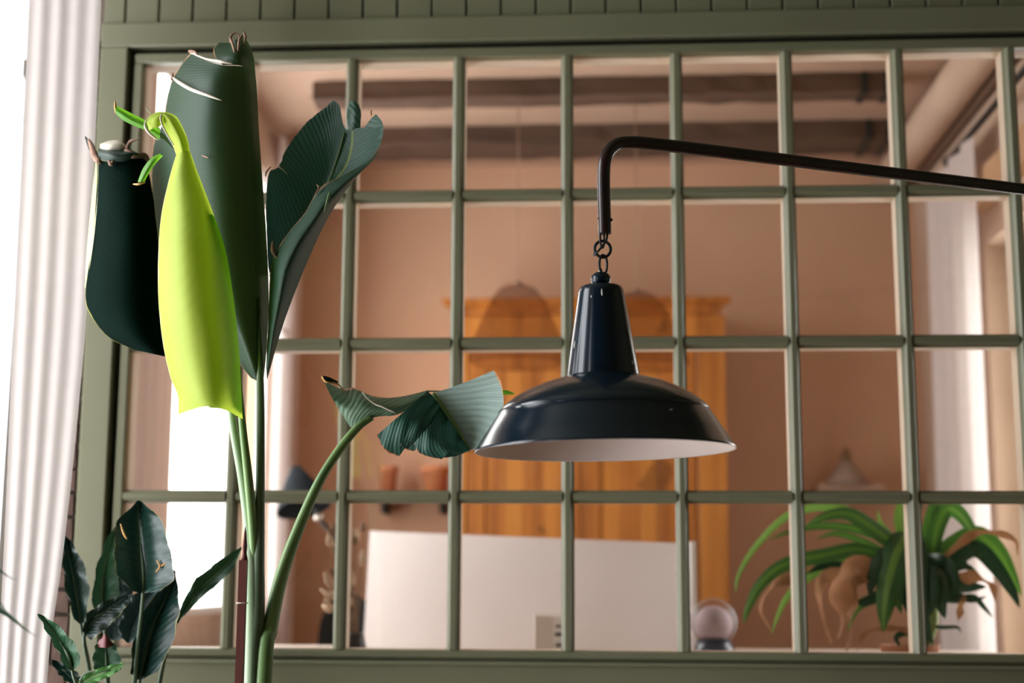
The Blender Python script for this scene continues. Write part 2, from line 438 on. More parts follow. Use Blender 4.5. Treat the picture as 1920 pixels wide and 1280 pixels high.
# ------------------------------------------------------------------ back room shell
struct(box('wall_back', XLB - 0.2, XRB + 0.2, YB, YB + 0.15, 0, CEIL_B + .1, plaster_p))
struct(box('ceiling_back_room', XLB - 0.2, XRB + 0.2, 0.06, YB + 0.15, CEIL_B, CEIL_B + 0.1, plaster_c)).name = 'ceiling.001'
RY0, RY1, RZ0, RZ1 = .34, 1.15, 1.1, 2.40
bm = bmesh.new()
add_box(bm, XRB, XRB + .15, .06, RY0, 0, CEIL_B); add_box(bm, XRB, XRB + .15, RY1, YB, 0, CEIL_B)
add_box(bm, XRB, XRB + .15, RY0, RY1, 0, RZ0); add_box(bm, XRB, XRB + .15, RY0, RY1, RZ1, CEIL_B)
struct(link('wall_right.001', mesh_from(bm, 'wall'), plaster_l))
w5 = struct_empty('window_5', (XRB, RY0, RZ0))
for y0_, y1_, z0_, z1_ in ((RY0, RY0 + .05, RZ0, RZ1), (RY1 - .05, RY1, RZ0, RZ1), (RY0, RY1, RZ0, RZ0 + .05), (RY0, RY1, RZ1 - .05, RZ1)):
    box('window_frame', XRB + .10, XRB + .15, y0_, y1_, z0_, z1_, white_paint, w5, 0.003)
box('pane', XRB + .123, XRB + .127, RY0 + .04, RY1 - .04, RZ0 + .04, RZ1 - .04, glass_m, w5)
portal('daylight_back_room_right', (XRB + .17, (RY0 + RY1) / 2, (RZ0 + RZ1) / 2), (0, R(90), 0), RZ1 - RZ0, RY1 - RY0)
WY0, WY1, WZ0, WZ1 = PX(262, 900, XLB).y, PX(506, 900, XLB).y, PX(370, 1154, XLB).z, 2.75
bm = bmesh.new()
TB = .045
add_box(bm, XLB - TB, XLB, 0.06, WY0, 0, CEIL_B)
add_box(bm, XLB - TB, XLB, WY1, YB, 0, CEIL_B)
add_box(bm, XLB - TB, XLB, WY0, WY1, 0, WZ0)
add_box(bm, XLB - TB, XLB, WY0, WY1, WZ1, CEIL_B)
struct(link('wall_left.001', mesh_from(bm, 'wall'), plaster_l))
w3 = struct_empty('window_3', (XLB, WY0, WZ0))
fx0, fx1 = XLB - 0.04, XLB - 0.015
for y0_, y1_, z0_, z1_ in ((WY0, WY0 + .04, WZ0, WZ1), (WY1 - .03, WY1, WZ0, WZ1), (WY0, WY1, WZ0, WZ0 + .02), (WY0, WY1, WZ1 - .04, WZ1)):
    box('window_frame', fx0, fx1, y0_, y1_, z0_, z1_, white_paint, w3, 0.003)
box('pane', XLB - 0.030, XLB - 0.027, WY0 + .03, WY1 - .02, WZ0 + .015, WZ1 - .03, glass_m, w3)
portal('daylight_back_room', (XLB - 0.06, (WY0 + WY1) / 2, (WZ0 + WZ1) / 2), (0, R(-90), 0), WZ1 - WZ0, WY1 - WY0)

# ------------------------------------------------------------------ main lamp
navy = plain('navy_enamel', (0.003, 0.013, 0.027), (0.0025, 0.010, 0.021), rough=0.18, scale=9, bumps=0.03, bscale=12, spec=0.6)
enamel_w = plain('white_enamel', (0.82, 0.68, 0.61), rough=0.35)
pipe_m = plain('brown_black_pipe', (0.045, 0.016, 0.014), (0.014, 0.009, 0.009), rough=0.24, scale=20, metal=0.2, spec=0.6)
chip_m = plain('chipped_white', (0.75, 0.72, 0.68), rough=0.6)
YLAMP = -0.72
pl, pr_ = P(890, 850, YLAMP), P(1381, 841, YLAMP)
RIM = (pr_ - pl).length / 2; cen = (pl + pr_) / 2
S = RIM / 245.5
tilt = Matrix.Rotation(-math.atan2(pr_.z - pl.z, pr_.x - pl.x), 3, 'Y')
arm_end = P(1133, 438, YLAMP)
lamp = thing('wall_lamp', P(1133, 440, YLAMP), 'dark navy enamel barn lamp hanging by a ring from a bent brown pipe arm', 'lamp')
outer = [(245.5, 0), (246, 2), (243, 5), (225, 33), (205, 64), (197.5, 75), (197, 78), (190, 86), (172, 100), (148, 114), (118, 127), (92, 135), (72, 140), (68.5, 143)]
inner = [(64, 139), (90, 131), (116, 123), (146, 110), (170, 96), (187, 82), (194, 73), (222, 30), (242, 2)]
shade = lathe('shade', [(r * S, z * S) for r, z in outer], cen, navy, lamp, 96, tilt)
lathe('shade_lining', [(r * S, z * S) for r, z in inner] + [(244.5 * S, -0.5 * S), (245.5 * S, 0)], cen, enamel_w, shade, 96, tilt)
lathe('seam', [((197.8 + 1.6 * math.cos(a)) * S, (75 + 1.6 * math.sin(a)) * S) for a in [i * math.pi / 3 for i in range(6)]], cen, navy, shade, 96, tilt, True)
conep = [(70, 139), (69.5, 142), (68.5, 148), (44, 302), (42.5, 309), (39, 314), (34, 316), (0, 317)]
lathe('neck', [(r * S, z * S) for r, z in conep], cen, navy, lamp, 64, tilt)
lathe('socket_plate', [(63 * S, 138 * S), (0.0, 140 * S)], cen, enamel_w, lamp, 48, tilt)
ball = [(12, 316), (16, 319), (19, 325), (19.5, 330), (18, 336), (13, 341), (8, 343), (0, 344)]
lathe('finial', [(r * S, z * S) for r, z in ball], cen, navy, lamp, 40, tilt)
def lp(r, z, a):   # point on the lamp surface, a = azimuth (rad), facing the camera at -pi/2
    return tilt @ Vector((r * S * math.cos(a), r * S * math.sin(a), z * S)) + cen
def chip(px_r, z, a, ln, wd, dirz):
    p = lp(px_r + .6, z, a); q = lp(px_r + .6 - (.155 * ln if dirz else 0), z + (ln if dirz else 0), a + (0 if dirz else ln / px_r))
    tube('paint_chip', [p, (p + q) / 2, q], [wd * S * .4, wd * S, wd * S * .4], chip_m, lamp, 6, 6)
chip(61.5, 192, R(-148), 14, 1.9, True); chip(46.5, 288, R(-88), 14, 1.6, True); chip(49.5, 285, R(-112), 5, 1.5, True)
chip(67.5, 158, R(-35), 6, 1.4, True)
chip(198.5, 72, R(-143), 16, 1.5, False); chip(199.5, 76, R(-138), 40, .8, False); chip(211, 56, R(-57), 6, 1.2, False)
# hanging hardware
ring_c = P(1130, 467, YLAMP)
def ringm(c, rx, rz, tr, rot=0.0, n=40, seg=8):
    pts = []
    for i in range(n):
        a = 2 * math.pi * i / n
        v = Vector((rx * math.cos(a), 0, rz * math.sin(a))); v = Matrix.Rotation(rot, 3, 'Z') @ v
        pts.append(Vector(c) + v)
    bm = bmesh.new(); rings = []
    for i in range(n):
        t = (pts[(i + 1) % n] - pts[i - 1]).normalized(); b = Matrix.Rotation(rot, 3, 'Z') @ Vector((0, 1, 0)); nn = t.cross(b)
        rings.append([bm.verts.new(pts[i] + (nn * math.cos(x) + b * math.sin(x)) * tr) for x in [2 * math.pi * k / seg for k in range(seg)]])
    for i in range(n):
        for k in range(seg): bm.faces.new((rings[i][k], rings[i][(k + 1) % seg], rings[(i + 1) % n][(k + 1) % seg], rings[(i + 1) % n][k]))
    bmesh.ops.recalc_face_normals(bm, faces=bm.faces); return mesh_from(bm, 'ring')
link('ring', ringm(ring_c, 15.5 * S, 16 * S, 3.0 * S, 0.15), iron, lamp, None, True)
link('chain_link', ringm(P(1129, 448, YLAMP), 8 * S, 17 * S, 2.4 * S, R(62)), iron, lamp, None, True)
link('chain_link', ringm(P(1131, 496, YLAMP), 9 * S, 19 * S, 2.5 * S, R(35)), iron, lamp, None, True)
tube('wire_hook', [P(1139, 437, YLAMP), P(1136, 452, YLAMP - .006), P(1122, 470, YLAMP - .012), P(1114, 478, YLAMP - .004), P(1117, 470, YLAMP + .006)], 2.3 * S, iron, lamp, 20, 8)
lathe('eye_bolt', [(0, 0), (4 * S, 0), (4.5 * S, 4 * S), (3 * S, 9 * S), (0, 10 * S)], lp(0, 341, 0), plain('bright_steel', (0.85, 0.78, 0.7), rough=0.2, metal=0.9), lamp, 16)
# arm
arm_px = [(1134, 438), (1133.5, 410), (1132.5, 370), (1132, 330), (1134, 303), (1142, 283), (1158, 270), (1180, 267), (1210, 268.5), (1300, 278.5), (1500, 303), (1700, 328), (1920, 355)]
def arm_point(px, py):          # the arm swings back towards the partition: y = -0.72 + 0.457 * (x - x_lamp)
    if px < 1136: return P(px, py, YLAMP)
    d = ray(px, py); x0 = P(1136, 320, YLAMP).x
    t = (YLAMP - .457 * x0 + .457 * CAM.x - CAM.y) / (d.y - .457 * d.x)
    return CAM + d * t
aw = [arm_point(*p) for p in arm_px]
dirn = (aw[-1] - aw[-3]).normalized(); tt = (-0.03 - aw[-1].y) / dirn.y
mount = aw[-1] + dirn * tt
tube('arm', aw + [aw[-1] + dirn * tt * .5, mount], .0097, pipe_m, lamp, 160, 20)
for px, py in ((1121.5, 410), (1147.5, 412)):
    lathe('rivet', [(0, 0), (3.2 * S, 0), (3 * S, 2 * S), (1.5 * S, 3.4 * S), (0, 3.6 * S)], P(px + (2 if px < 1130 else -2), py, YLAMP - .002), pipe_m, lamp, 12, Matrix.Rotation(R(-90 if px < 1130 else 90), 3, 'Y'))
lathe('wall_plate', [(0, .014), (.03, .012), (.045, .006), (.05, 0), (0, 0)], (mount.x, -0.016, mount.z), pipe_m, lamp, 40, Matrix.Rotation(R(90), 3, 'X'))

# ------------------------------------------------------------------ tall plant
dark_leaf = leafmat('dark_banana_leaf', (0.022, 0.050, 0.024), (0.012, 0.030, 0.017), rib=(0.03, 0.06, 0.03), mid=0.78, ribw=0.016, veins=60, slant=-0.12, edge=(0.35, 0.2, 0.1), edges=(1, 0), trans=0.16, rough=0.5, vein_bump=.15, vein_col=.12, tcol=(0.20, 0.32, 0.08), spec=.2)
deep_leaf = leafmat('deep_green_leaf', (0.0012, 0.009, 0.0055), (0.001, 0.006, 0.004), veins=30, mid=0, slant=.2, edge=(0.35, 0.33, 0.06), edges=(1, 1), ew=.006, trans=0.04, rough=0.75, vein_bump=.1, vein_col=.1, spec=.02)
lime_leaf = leafmat('lime_young_leaf', (0.56, 0.65, 0.11), (0.48, 0.61, 0.065), veins=24, mid=1.1, slant=.25, edge=(0.75, 0.72, 0.4), edges=(1, 0), ew=.012, trans=0.45, rough=0.5, vein_bump=.2, vein_col=.06, tcol=(0.56, 0.70, 0.05), spec=.2)
tip_leaf = leafmat('fresh_green_tip', (0.14, 0.36, 0.03), (0.09, 0.27, 0.02), veins=10, mid=.5, edge=(0.8, 0.45, 0.15), edges=(0, 0), trans=0.45, rough=0.4, vein_bump=.1, vein_col=.15, tcol=(0.25, 0.6, 0.02))
teal_leaf = leafmat('blue_green_leaf', (0.032, 0.095, 0.065), (0.018, 0.06, 0.043), rib=(0.34, 0.42, 0.10), mid=0.66, ribw=0.014, veins=34, slant=.35, edge=(0.30, 0.14, 0.07), edges=(0, 1), ew=.010, trans=0.12, rough=0.36, vein_col=.9, vein_bump=.8)
under_leaf = leafmat('leaf_underside', (0.035, 0.085, 0.05), (0.02, 0.06, 0.035), veins=40, mid=0, slant=.5, edge=(0.34, 0.2, 0.12), edges=(1, 0), ew=.02, trans=0.1, rough=0.5, vein_col=.25)
lit_leaf = leafmat('lit_leaf_half', (0.29, 0.38, 0.34), (0.21, 0.30, 0.26), veins=10, mid=0, slant=.25, rib=(0.42, 0.46, 0.16), ribw=.05, edge=(0.62, 0.30, 0.12), edges=(0, 1), ew=.012, trans=0.12, rough=0.4, vein_col=.35, vein_bump=1.0)  # strongly lit leaf half: the light is painted into its pale colour
stem_m = plain('green_stem', (0.20, 0.32, 0.10), (0.12, 0.22, 0.07), rough=0.4, scale=5, stretch=(8, 8, 1))
stem_p = plain('pale_stem', (0.36, 0.46, 0.30), (0.26, 0.38, 0.20), rough=0.45, scale=5, stretch=(8, 8, 1))
stem_d = plain('dull_stem', (0.11, 0.16, 0.085), (0.07, 0.11, 0.06), rough=0.45, scale=5, stretch=(8, 8, 1))
dry_m = plain('dried_leaf_edge', (0.42, 0.25, 0.17), (0.12, 0.055, 0.035), rough=0.8, scale=40)
dark_plain = plain('dark_leaf_roll', (0.01, 0.03, 0.018), rough=.6)
pale_dry = plain('pale_torn_edge', (0.72, 0.64, 0.54), (0.6, 0.5, 0.4), rough=0.7, scale=30)
orange_dry = plain('orange_leaf_tip', (0.75, 0.42, 0.14), (0.5, 0.25, 0.08), rough=0.7, scale=60)
terracotta = plain('terracotta', (0.42, 0.17, 0.09), (0.34, 0.13, 0.07), rough=0.85)
soil = plain('soil', (0.05, 0.035, 0.025), rough=1.0, bumps=.8)
PY = -0.62
base = P(480, 1280, PY); base.z = 0.0
plant = thing('banana_plant', base, 'tall banana plant with dark torn leaves and one lime green young leaf', 'potted plant')
pot = lathe('pot', [(0, 0), (.13, 0), (.165, .32), (.18, .32), (.18, .36), (.155, .36), (.15, .31), (0, .31)], base, terracotta, plant, 48)
lathe('soil', [(.149, .312), (.08, .325), (0, .33)], base, soil, pot, 32)
def stem(name, pts, rad_px, mat, down=True):
    ws = [P(*p) for p in pts]; sc = [(w_ - CAM).dot(fwd) / F for w_ in ws]
    rr = [r * s for r, s in zip(rad_px, sc)]
    if down:
        e = ws[-1]; ws.append(Vector((base.x * .6 + e.x * .4, base.y * .6 + e.y * .4, .8))); ws.append(Vector((base.x * .75 + e.x * .25, base.y * .75 + e.y * .25, .3))); rr += [rr[-1] * 1.2, rr[-1] * 1.35]
    return tube(name, ws, rr, mat, plant, 50, 14)
stem('stem', [(481, 560, -.615), (488, 720, -.62), (488, 900, -.62), (485, 1050, -.62), (482, 1160, -.62), (474, 1280, -.62)], [4, 7, 8.5, 11, 14, 15], stem_d)
stem('stem', [(428, 690, -.60), (436, 790, -.605), (456, 900, -.61), (469, 1000, -.615), (473, 1100, -.62), (472, 1280, -.62)], [7, 8, 10, 12, 14, 15], stem_p)
stem('stem', [(446, 700, -.63), (455, 800, -.632), (466, 900, -.632), (475, 1000, -.625), (478, 1100, -.615), (480, 1280, -.61)], [6, 7, 8.5, 9, 8, 8], stem_m)
stem('stem', [(698, 782, -.53), (672, 800, -.535), (640, 838, -.54), (600, 900, -.555), (562, 985, -.57), (528, 1080, -.59), (506, 1180, -.61), (494, 1280, -.62)], [6, 7.5, 8.5, 9, 11, 13, 15, 16], stem_m)

# leaf A: tall upright leaf seen from behind
A = [
    dict(rails=[[(470, 708, -.60), (425, 650, -.58), (350, 560, -.54), (296, 450, -.50), (285, 350, -.49), (286, 275, -.50), (303, 235, -.52), (312, 190, -.53), (327, 140, -.545), (358, 98, -.56)],
                [(476, 711, -.615), (445, 640, -.62), (395, 560, -.61), (350, 450, -.60), (335, 350, -.595), (333, 280, -.595), (340, 235, -.60), (346, 190, -.60), (358, 145, -.605), (380, 112, -.61)],
                [(482, 714, -.62), (462, 650, -.635), (432, 560, -.645), (412, 450, -.65), (400, 350, -.65), (395, 280, -.65), (394, 235, -.65), (396, 190, -.65), (402, 150, -.65), (415, 122, -.645)],
                [(488, 716, -.62), (482, 650, -.625), (474, 560, -.63), (468, 450, -.63), (464, 350, -.63), (462, 280, -.63), (460, 235, -.63), (459, 190, -.63), (458, 155, -.63), (456, 125, -.63)],
                [(494, 716, -.615), (500, 650, -.60), (504, 560, -.585), (500, 450, -.575), (493, 350, -.57), (488, 280, -.57), (485, 235, -.57), (483, 190, -.57), (481, 160, -.575), (479, 140, -.58)]], n=90, mm=26, jag=(.0015, 0)),
    dict(rails=[[(418, 122, -.645), (404, 108, -.62), (400, 92, -.59), (410, 80, -.58)], [(440, 122, -.64), (432, 105, -.645), (428, 90, -.62), (430, 80, -.59)],
                [(456, 125, -.63), (454, 105, -.64), (448, 88, -.64), (440, 76, -.62)], [(479, 140, -.58), (476, 110, -.59), (468, 85, -.60), (455, 66, -.60)]], n=20, mm=14, u=(.9, 1))]
la = leaf('leaf', A, dark_leaf, plant, 'tall dark green upright leaf with pale torn slits')
def slit(pts, rad, mat, parent, name='torn_edge'):
    ws = [P(*p) for p in pts]; sc = 2.15 / F
    return tube(name, ws, [r * sc for r in rad], mat, parent, 16, 6)
slit([(325, 146, -.552), (337, 155, -.60), (360, 168, -.625), (390, 179, -.655), (415, 188, -.662)], [2, 4, 4, 3, 1], pale_dry, la)
slit([(358, 98, -.565), (385, 110, -.62), (412, 115, -.655), (436, 119, -.655)], [2.5, 2, 3, 2], pale_dry, la)
slit([(360, 285, -.62), (375, 290, -.635), (392, 296, -.66)], [1, 1.8, 1], dry_m, la)
slit([(322, 150, -.55), (324, 142, -.55), (323, 136, -.55)], [3, 2.5, .8], dry_m, la, 'dried_tip')
slit([(355, 96, -.57), (364, 97, -.58), (370, 102, -.60)], [3, 3.5, 1.5], dry_m, la, 'dried_tip')
for pts in ([(432, 80, -.63), (433, 68, -.63), (440, 62, -.63), (448, 66, -.63), (450, 82, -.64)], [(446, 95, -.645), (449, 75, -.645), (455, 66, -.635)], [(458, 84, -.62), (460, 70, -.62), (457, 60, -.61)], [(440, 98, -.645), (436, 82, -.64), (431, 70, -.635)]):
    slit(pts, [2, 3, 2.2, 2, 1][:len(pts)], dry_m, la, 'dried_tip')

# leaf C: dark drooping leaf on the left
Cc = [dict(rails=[[(182, 300, -0.510), (181, 350, -0.520), (174, 450, -0.530), (160, 548, -0.530), (170, 590, -0.530), (204, 632, -0.530), (252, 656, -0.530)],
                  [(205, 303, -0.540), (206, 370, -0.560), (203, 460, -0.570), (196, 545, -0.575), (205, 590, -0.575), (232, 632, -0.570), (268, 659, -0.555)],
                  [(240, 300, -0.545), (246, 370, -0.570), (246, 460, -0.585), (246, 545, -0.590), (250, 590, -0.590), (266, 632, -0.580), (290, 664, -0.560)],
                  [(274, 296, -0.520), (288, 370, -0.540), (298, 460, -0.550), (308, 545, -0.555), (314, 590, -0.555), (318, 632, -0.550), (318, 670, -0.545)]], n=50, mm=18, jag=(.0008, 0))]
lc = leaf('leaf', Cc, deep_leaf, plant, 'very dark drooping leaf with dried curled top')
# fold along its left edge, window light painted in as pale colour
foldm = leafmat('lit_leaf_fold', (0.50, 0.52, 0.36), (0.4, 0.42, 0.25), veins=20, trans=.3, vein_col=.1, vein_bump=.1)
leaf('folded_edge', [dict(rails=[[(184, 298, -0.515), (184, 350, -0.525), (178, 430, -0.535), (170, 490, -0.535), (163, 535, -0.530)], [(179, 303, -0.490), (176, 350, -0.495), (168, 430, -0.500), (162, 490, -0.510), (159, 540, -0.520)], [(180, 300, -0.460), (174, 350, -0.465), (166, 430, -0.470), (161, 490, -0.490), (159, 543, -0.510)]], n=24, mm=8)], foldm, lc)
slit([(166, 262, -0.500), (172, 275, -0.510), (178, 292, -0.520), (186, 304, -0.530)], [3, 6, 8, 6], dry_m, lc, 'dried_tip')
slit([(160, 256, -0.490), (165, 268, -0.490), (168, 280, -0.495)], [1.5, 4, 2], dark_plain, lc, 'curled_tip')
leaf('curled_edge', [dict(rails=[[(184, 296, -.525), (205, 302, -.55), (228, 303, -.55), (250, 299, -.54), (276, 298, -.52)], [(184, 286, -.53), (205, 289, -.56), (228, 290, -.56), (250, 287, -.55), (272, 292, -.53)], [(186, 277, -.51), (204, 279, -.53), (226, 280, -.53), (243, 279, -.53), (262, 290, -.52)]], n=24, mm=10)], dark_plain, lc)
leaf('curled_rim', [dict(rails=[[(187, 278, -.515), (202, 282, -.535), (222, 284, -.535), (240, 280, -.53)], [(188, 270, -.52), (202, 271, -.545), (222, 270, -.545), (238, 274, -.535)], [(192, 268, -.50), (204, 264, -.51), (222, 263, -.51), (236, 272, -.515)]], n=20, mm=8)], pale_dry, lc)
slit([(204, 302, -0.550), (208, 308, -0.555), (214, 300, -0.550)], [3, 4, 3], dry_m, lc, 'dried_tip')
slit([(236, 282, -0.540), (246, 290, -0.545), (256, 292, -0.540), (270, 292, -0.530), (279, 302, -0.525)], [5, 8, 6, 7, 4], dry_m, lc, 'dried_tip')
slit([(238, 278, -0.540), (244, 266, -0.545), (254, 262, -0.550), (266, 258, -0.550)], [4, 4, 2, .8], dry_m, lc, 'dried_tip')

# leaf B: lime young leaf, rolled
B = [dict(rails=[[(331, 288, -.70), (318, 332, -.70), (303, 400, -.70), (297, 470, -.70), (297, 560, -.70), (305, 640, -.70), (318, 702, -.695), (333, 742, -.69), (334, 777, -.685)],
                 [(336, 285, -.715), (330, 332, -.735), (322, 400, -.75), (318, 470, -.76), (319, 560, -.76), (327, 640, -.755), (340, 702, -.75), (352, 742, -.745), (360, 768, -.74)],
                 [(343, 283, -.72), (345, 332, -.745), (348, 400, -.77), (352, 470, -.785), (357, 560, -.79), (366, 640, -.785), (376, 702, -.78), (384, 742, -.775), (390, 762, -.77)],
                 [(351, 283, -.715), (362, 332, -.735), (382, 400, -.755), (396, 470, -.765), (406, 560, -.77), (414, 640, -.77), (420, 702, -.765), (424, 742, -.76), (426, 770, -.755)],
                 [(357, 285, -.70), (374, 332, -.70), (400, 400, -.70), (423, 470, -.70), (438, 560, -.695), (447, 640, -.69), (451, 702, -.685), (453, 742, -.68), (455, 786, -.68)]], n=80, mm=24, jag=(.0006, 0)),
     dict(rails=[[(331, 292, -.70), (322, 268, -.70), (312, 250, -.705), (302, 232, -.71), (298, 218, -.71)], [(343, 286, -.72), (338, 262, -.735), (330, 242, -.74), (320, 224, -.74), (308, 213, -.725)],
                 [(357, 288, -.70), (352, 262, -.70), (342, 238, -.69), (330, 218, -.68), (312, 210, -.68)]], n=24, mm=12, u=(.5, .6)),
     dict(rails=[[(312, 210, -.68), (296, 210, -.68), (282, 216, -.69), (273, 226, -.70)], [(308, 216, -.725), (298, 218, -.735), (286, 224, -.735), (276, 232, -.725)], [(306, 232, -.72), (298, 238, -.735), (288, 240, -.735), (280, 244, -.725)]], n=16, mm=10, u=(.6, .7))]
lb = leaf('leaf', B, lime_leaf, plant, 'glowing lime green young leaf with a curled neck')
leaf('rolled_layer', [dict(rails=[[(372, 400, -.745), (378, 480, -.76), (380, 560, -.765), (384, 640, -.76), (388, 720, -.755), (392, 764, -.75)], [(396, 402, -.725), (408, 480, -.735), (416, 560, -.74), (422, 640, -.74), (426, 720, -.735), (428, 768, -.73)], [(402, 408, -.69), (424, 480, -.69), (438, 560, -.685), (446, 640, -.68), (451, 720, -.675), (454, 780, -.67)]], n=30, mm=10)], tip_leaf, lb)  # inner layer added behind the right half to darken it against back light
slit([(304, 212, -.735), (301, 222, -.748), (306, 238, -.745), (316, 256, -.735), (326, 272, -.725)], [1, 1.6, 1.6, 1.4, 1], pale_dry, lb, 'pale_rim')
slit([(274, 226, -.73), (272, 236, -.735), (278, 247, -.735), (288, 256, -.73), (297, 262, -.725)], [1.5, 2.5, 2.5, 2.2, 1.2], pale_dry, lb, 'pale_rim')
slit([(272, 200, -.71), (276, 206, -.71), (284, 214, -.715)], [.4, .9, 1.3], stem_p, lb, 'thread')
leaf('curled_inside', [dict(rails=[[(278, 240, -.69), (290, 246, -.69), (306, 250, -.695), (320, 270, -.70)], [(282, 248, -.70), (294, 256, -.70), (308, 262, -.70), (330, 284, -.70)]], n=16, mm=6)], dark_leaf, lb)
leaf('leaf_tip', [dict(rails=[[(216, 197, -.70), (228, 203, -.70), (250, 214, -.70), (274, 226, -.70), (300, 240, -.69)], [(216, 206, -.715), (230, 214, -.72), (250, 226, -.72), (274, 237, -.72), (300, 252, -.71)], [(218, 214, -.71), (232, 226, -.71), (252, 236, -.71), (276, 246, -.71), (300, 262, -.70)]], n=24, mm=10)], tip_leaf, lb)
slit([(216, 190, -.70), (216, 198, -.705), (217, 212, -.712)], [1.2, 2.6, 1.4], orange_dry, lb, 'orange_tip')
leaf('leaf_tip', [dict(rails=[[(300, 288, -.735), (284, 296, -.75), (268, 316, -.755), (258, 341, -.755)], [(303, 291, -.74), (288, 302, -.765), (274, 322, -.77), (264, 341, -.77)], [(306, 292, -.73), (292, 306, -.75), (280, 324, -.755), (271, 340, -.755)]], n=20, mm=8)], tip_leaf, lb)
slit([(250, 345, -.76), (260, 345, -.768), (272, 341, -.765)], [1, 2, 1.6], orange_dry, lb, 'orange_tip')

# leaf D: leaf opening to the right, folded along its lower edge
rim = [(506, 520, -.60), (513, 480, -.62), (540, 437, -.635), (572, 398, -.64), (600, 352, -.64), (640, 330, -.635), (690, 302, -.61), (714, 268, -.59), (719, 238, -.58)]
D = [dict(rails=[[(503, 500, -.57), (500, 440, -.55), (499, 385, -.53), (503, 328, -.51), (522, 312, -.50), (536, 282, -.50), (565, 240, -.50), (596, 212, -.505), (626, 188, -.51)],
                 [(504, 506, -.56), (512, 455, -.53), (524, 415, -.51), (542, 372, -.50), (562, 335, -.50), (580, 300, -.50), (602, 258, -.50), (622, 226, -.505), (637, 200, -.51)],
                 [(505, 512, -.56), (525, 465, -.53), (550, 432, -.51), (575, 398, -.50), (596, 366, -.50), (614, 335, -.50), (630, 298, -.505), (640, 268, -.51), (647, 240, -.515)],
                 [(505, 516, -.575), (522, 472, -.57), (545, 440, -.565), (576, 402, -.56), (602, 366, -.555), (630, 340, -.55), (660, 312, -.55), (672, 275, -.545), (672, 240, -.54)],
                 [rim[i] for i in range(9)]], n=60, mm=26, jag=(.0012, .001)),
     dict(rails=[[(655, 262, -.52), (652, 235, -.52), (650, 212, -.51), (655, 192, -.50)], [(664, 260, -.525), (664, 232, -.535), (663, 206, -.53), (664, 188, -.51)], [(676, 255, -.53), (676, 230, -.535), (677, 212, -.53), (673, 196, -.51)]], n=14, mm=8, u=(.85, 1), v=(.1, .3)),
     dict(rails=[[(672, 262, -.535), (684, 238, -.54), (696, 222, -.545), (705, 214, -.55)], [(690, 280, -.55), (700, 255, -.56), (709, 235, -.565), (712, 222, -.565)], [(700, 296, -.60), (714, 268, -.595), (719, 240, -.585), (716, 228, -.57)]], n=12, mm=8, u=(.85, 1), v=(.7, .9))]
ld = leaf('leaf', D, teal_leaf, plant, 'blue green leaf opening to the right above the window bar')
leaf('leaf_underside', [dict(rails=[[(499, 690, -.615), (503, 600, -.605)] + rim[:7] + [(706, 284, -.60)],
                                    [(500, 700, -.63), (513, 615, -.64), (524, 555, -.65), (535, 510, -.66), (560, 458, -.665), (590, 415, -.665), (616, 378, -.66), (652, 342, -.65), (694, 306, -.62), (708, 284, -.605)],
                                    [(501, 712, -.62), (522, 637, -.615), (543, 574, -.61), (561, 528, -.61), (583, 475, -.61), (606, 426, -.61), (630, 384, -.605), (662, 340, -.60), (698, 300, -.60), (710, 282, -.60)]], n=60, mm=14, jag=(.0008, .0005))], under_leaf, ld)
slit([(618, 362, -.665), (613, 378, -.668), (608, 397, -.668)], [2.6, 2.2, .8], stem_m, ld, 'midrib')
slit([(646, 248, -.518), (632, 300, -.508), (616, 345, -.505), (608, 362, -.51)], [2.4, 3.2, 3.8, 3], stem_m, ld, 'midrib')
slit([(696, 207, -.545), (696, 216, -.548)], [1.5, 1.8], orange_dry, ld, 'dried_tip')
slit([(511, 452, -.625), (512, 470, -.63), (520, 484, -.63)], [1.5, 5, 2], dry_m, ld, 'dried_tip')
slit([(594, 346, -.645), (598, 352, -.648), (592, 364, -.648)], [1, 2, 1.2], dry_m, ld, 'dried_tip')
slit([(498, 330, -.515), (500, 322, -.51), (508, 312, -.508)], [1.5, 1.8, 1], dry_m, ld, 'dried_tip')
slit([(522, 312, -.50), (530, 318, -.502), (538, 326, -.503)], [2, 1.6, .8], pale_dry, ld, 'torn_edge')

# leaf E: snapped leaf touching the lamp shade
E = [dict(rails=[[(812, 737, -.50), (828, 760, -.50), (846, 787, -.50), (864, 815, -.50), (881, 843, -.50)],
                 [(868, 718, -.535), (882, 742, -.535), (894, 768, -.535), (898, 800, -.53), (890, 842, -.515)],
                 [(926, 694, -.585), (940, 718, -.59), (944, 758, -.59), (932, 796, -.575), (902, 838, -.54)]], n=30, mm=16, jag=(0, .001), wave=.001)]
le = leaf('leaf', E, lit_leaf, plant, 'pale waxy half of a snapped leaf resting against the lamp shade')
lowm = leafmat('dark_teal_blade', (0.03, 0.105, 0.075), (0.018, 0.07, 0.052), veins=9, mid=0, slant=.3, edge=(0.42, 0.17, 0.09), edges=(0, 1), ew=.012, trans=.1, rough=.4, vein_col=.5, vein_bump=1.0)
def fin(M0, M1, L0, L1, bulge=-.03, tipb=None):
    """one torn strip of the lower half, from a stretch of the midrib to its ragged end"""
    t = lambda a, b, s: tuple(a[i] * (1 - s) + b[i] * s for i in range(3))
    r0_ = [M0, t(M0, M1, .5), M1]; r2_ = [L0, tipb or t(L0, L1, .5), L1]
    r1_ = [(*t(a, b, .5)[:2], t(a, b, .5)[2] + bulge) for a, b in zip(r0_, r2_)]
    return dict(rails=[r0_, r1_, r2_], n=14, mm=16, jag=(0, .0012))
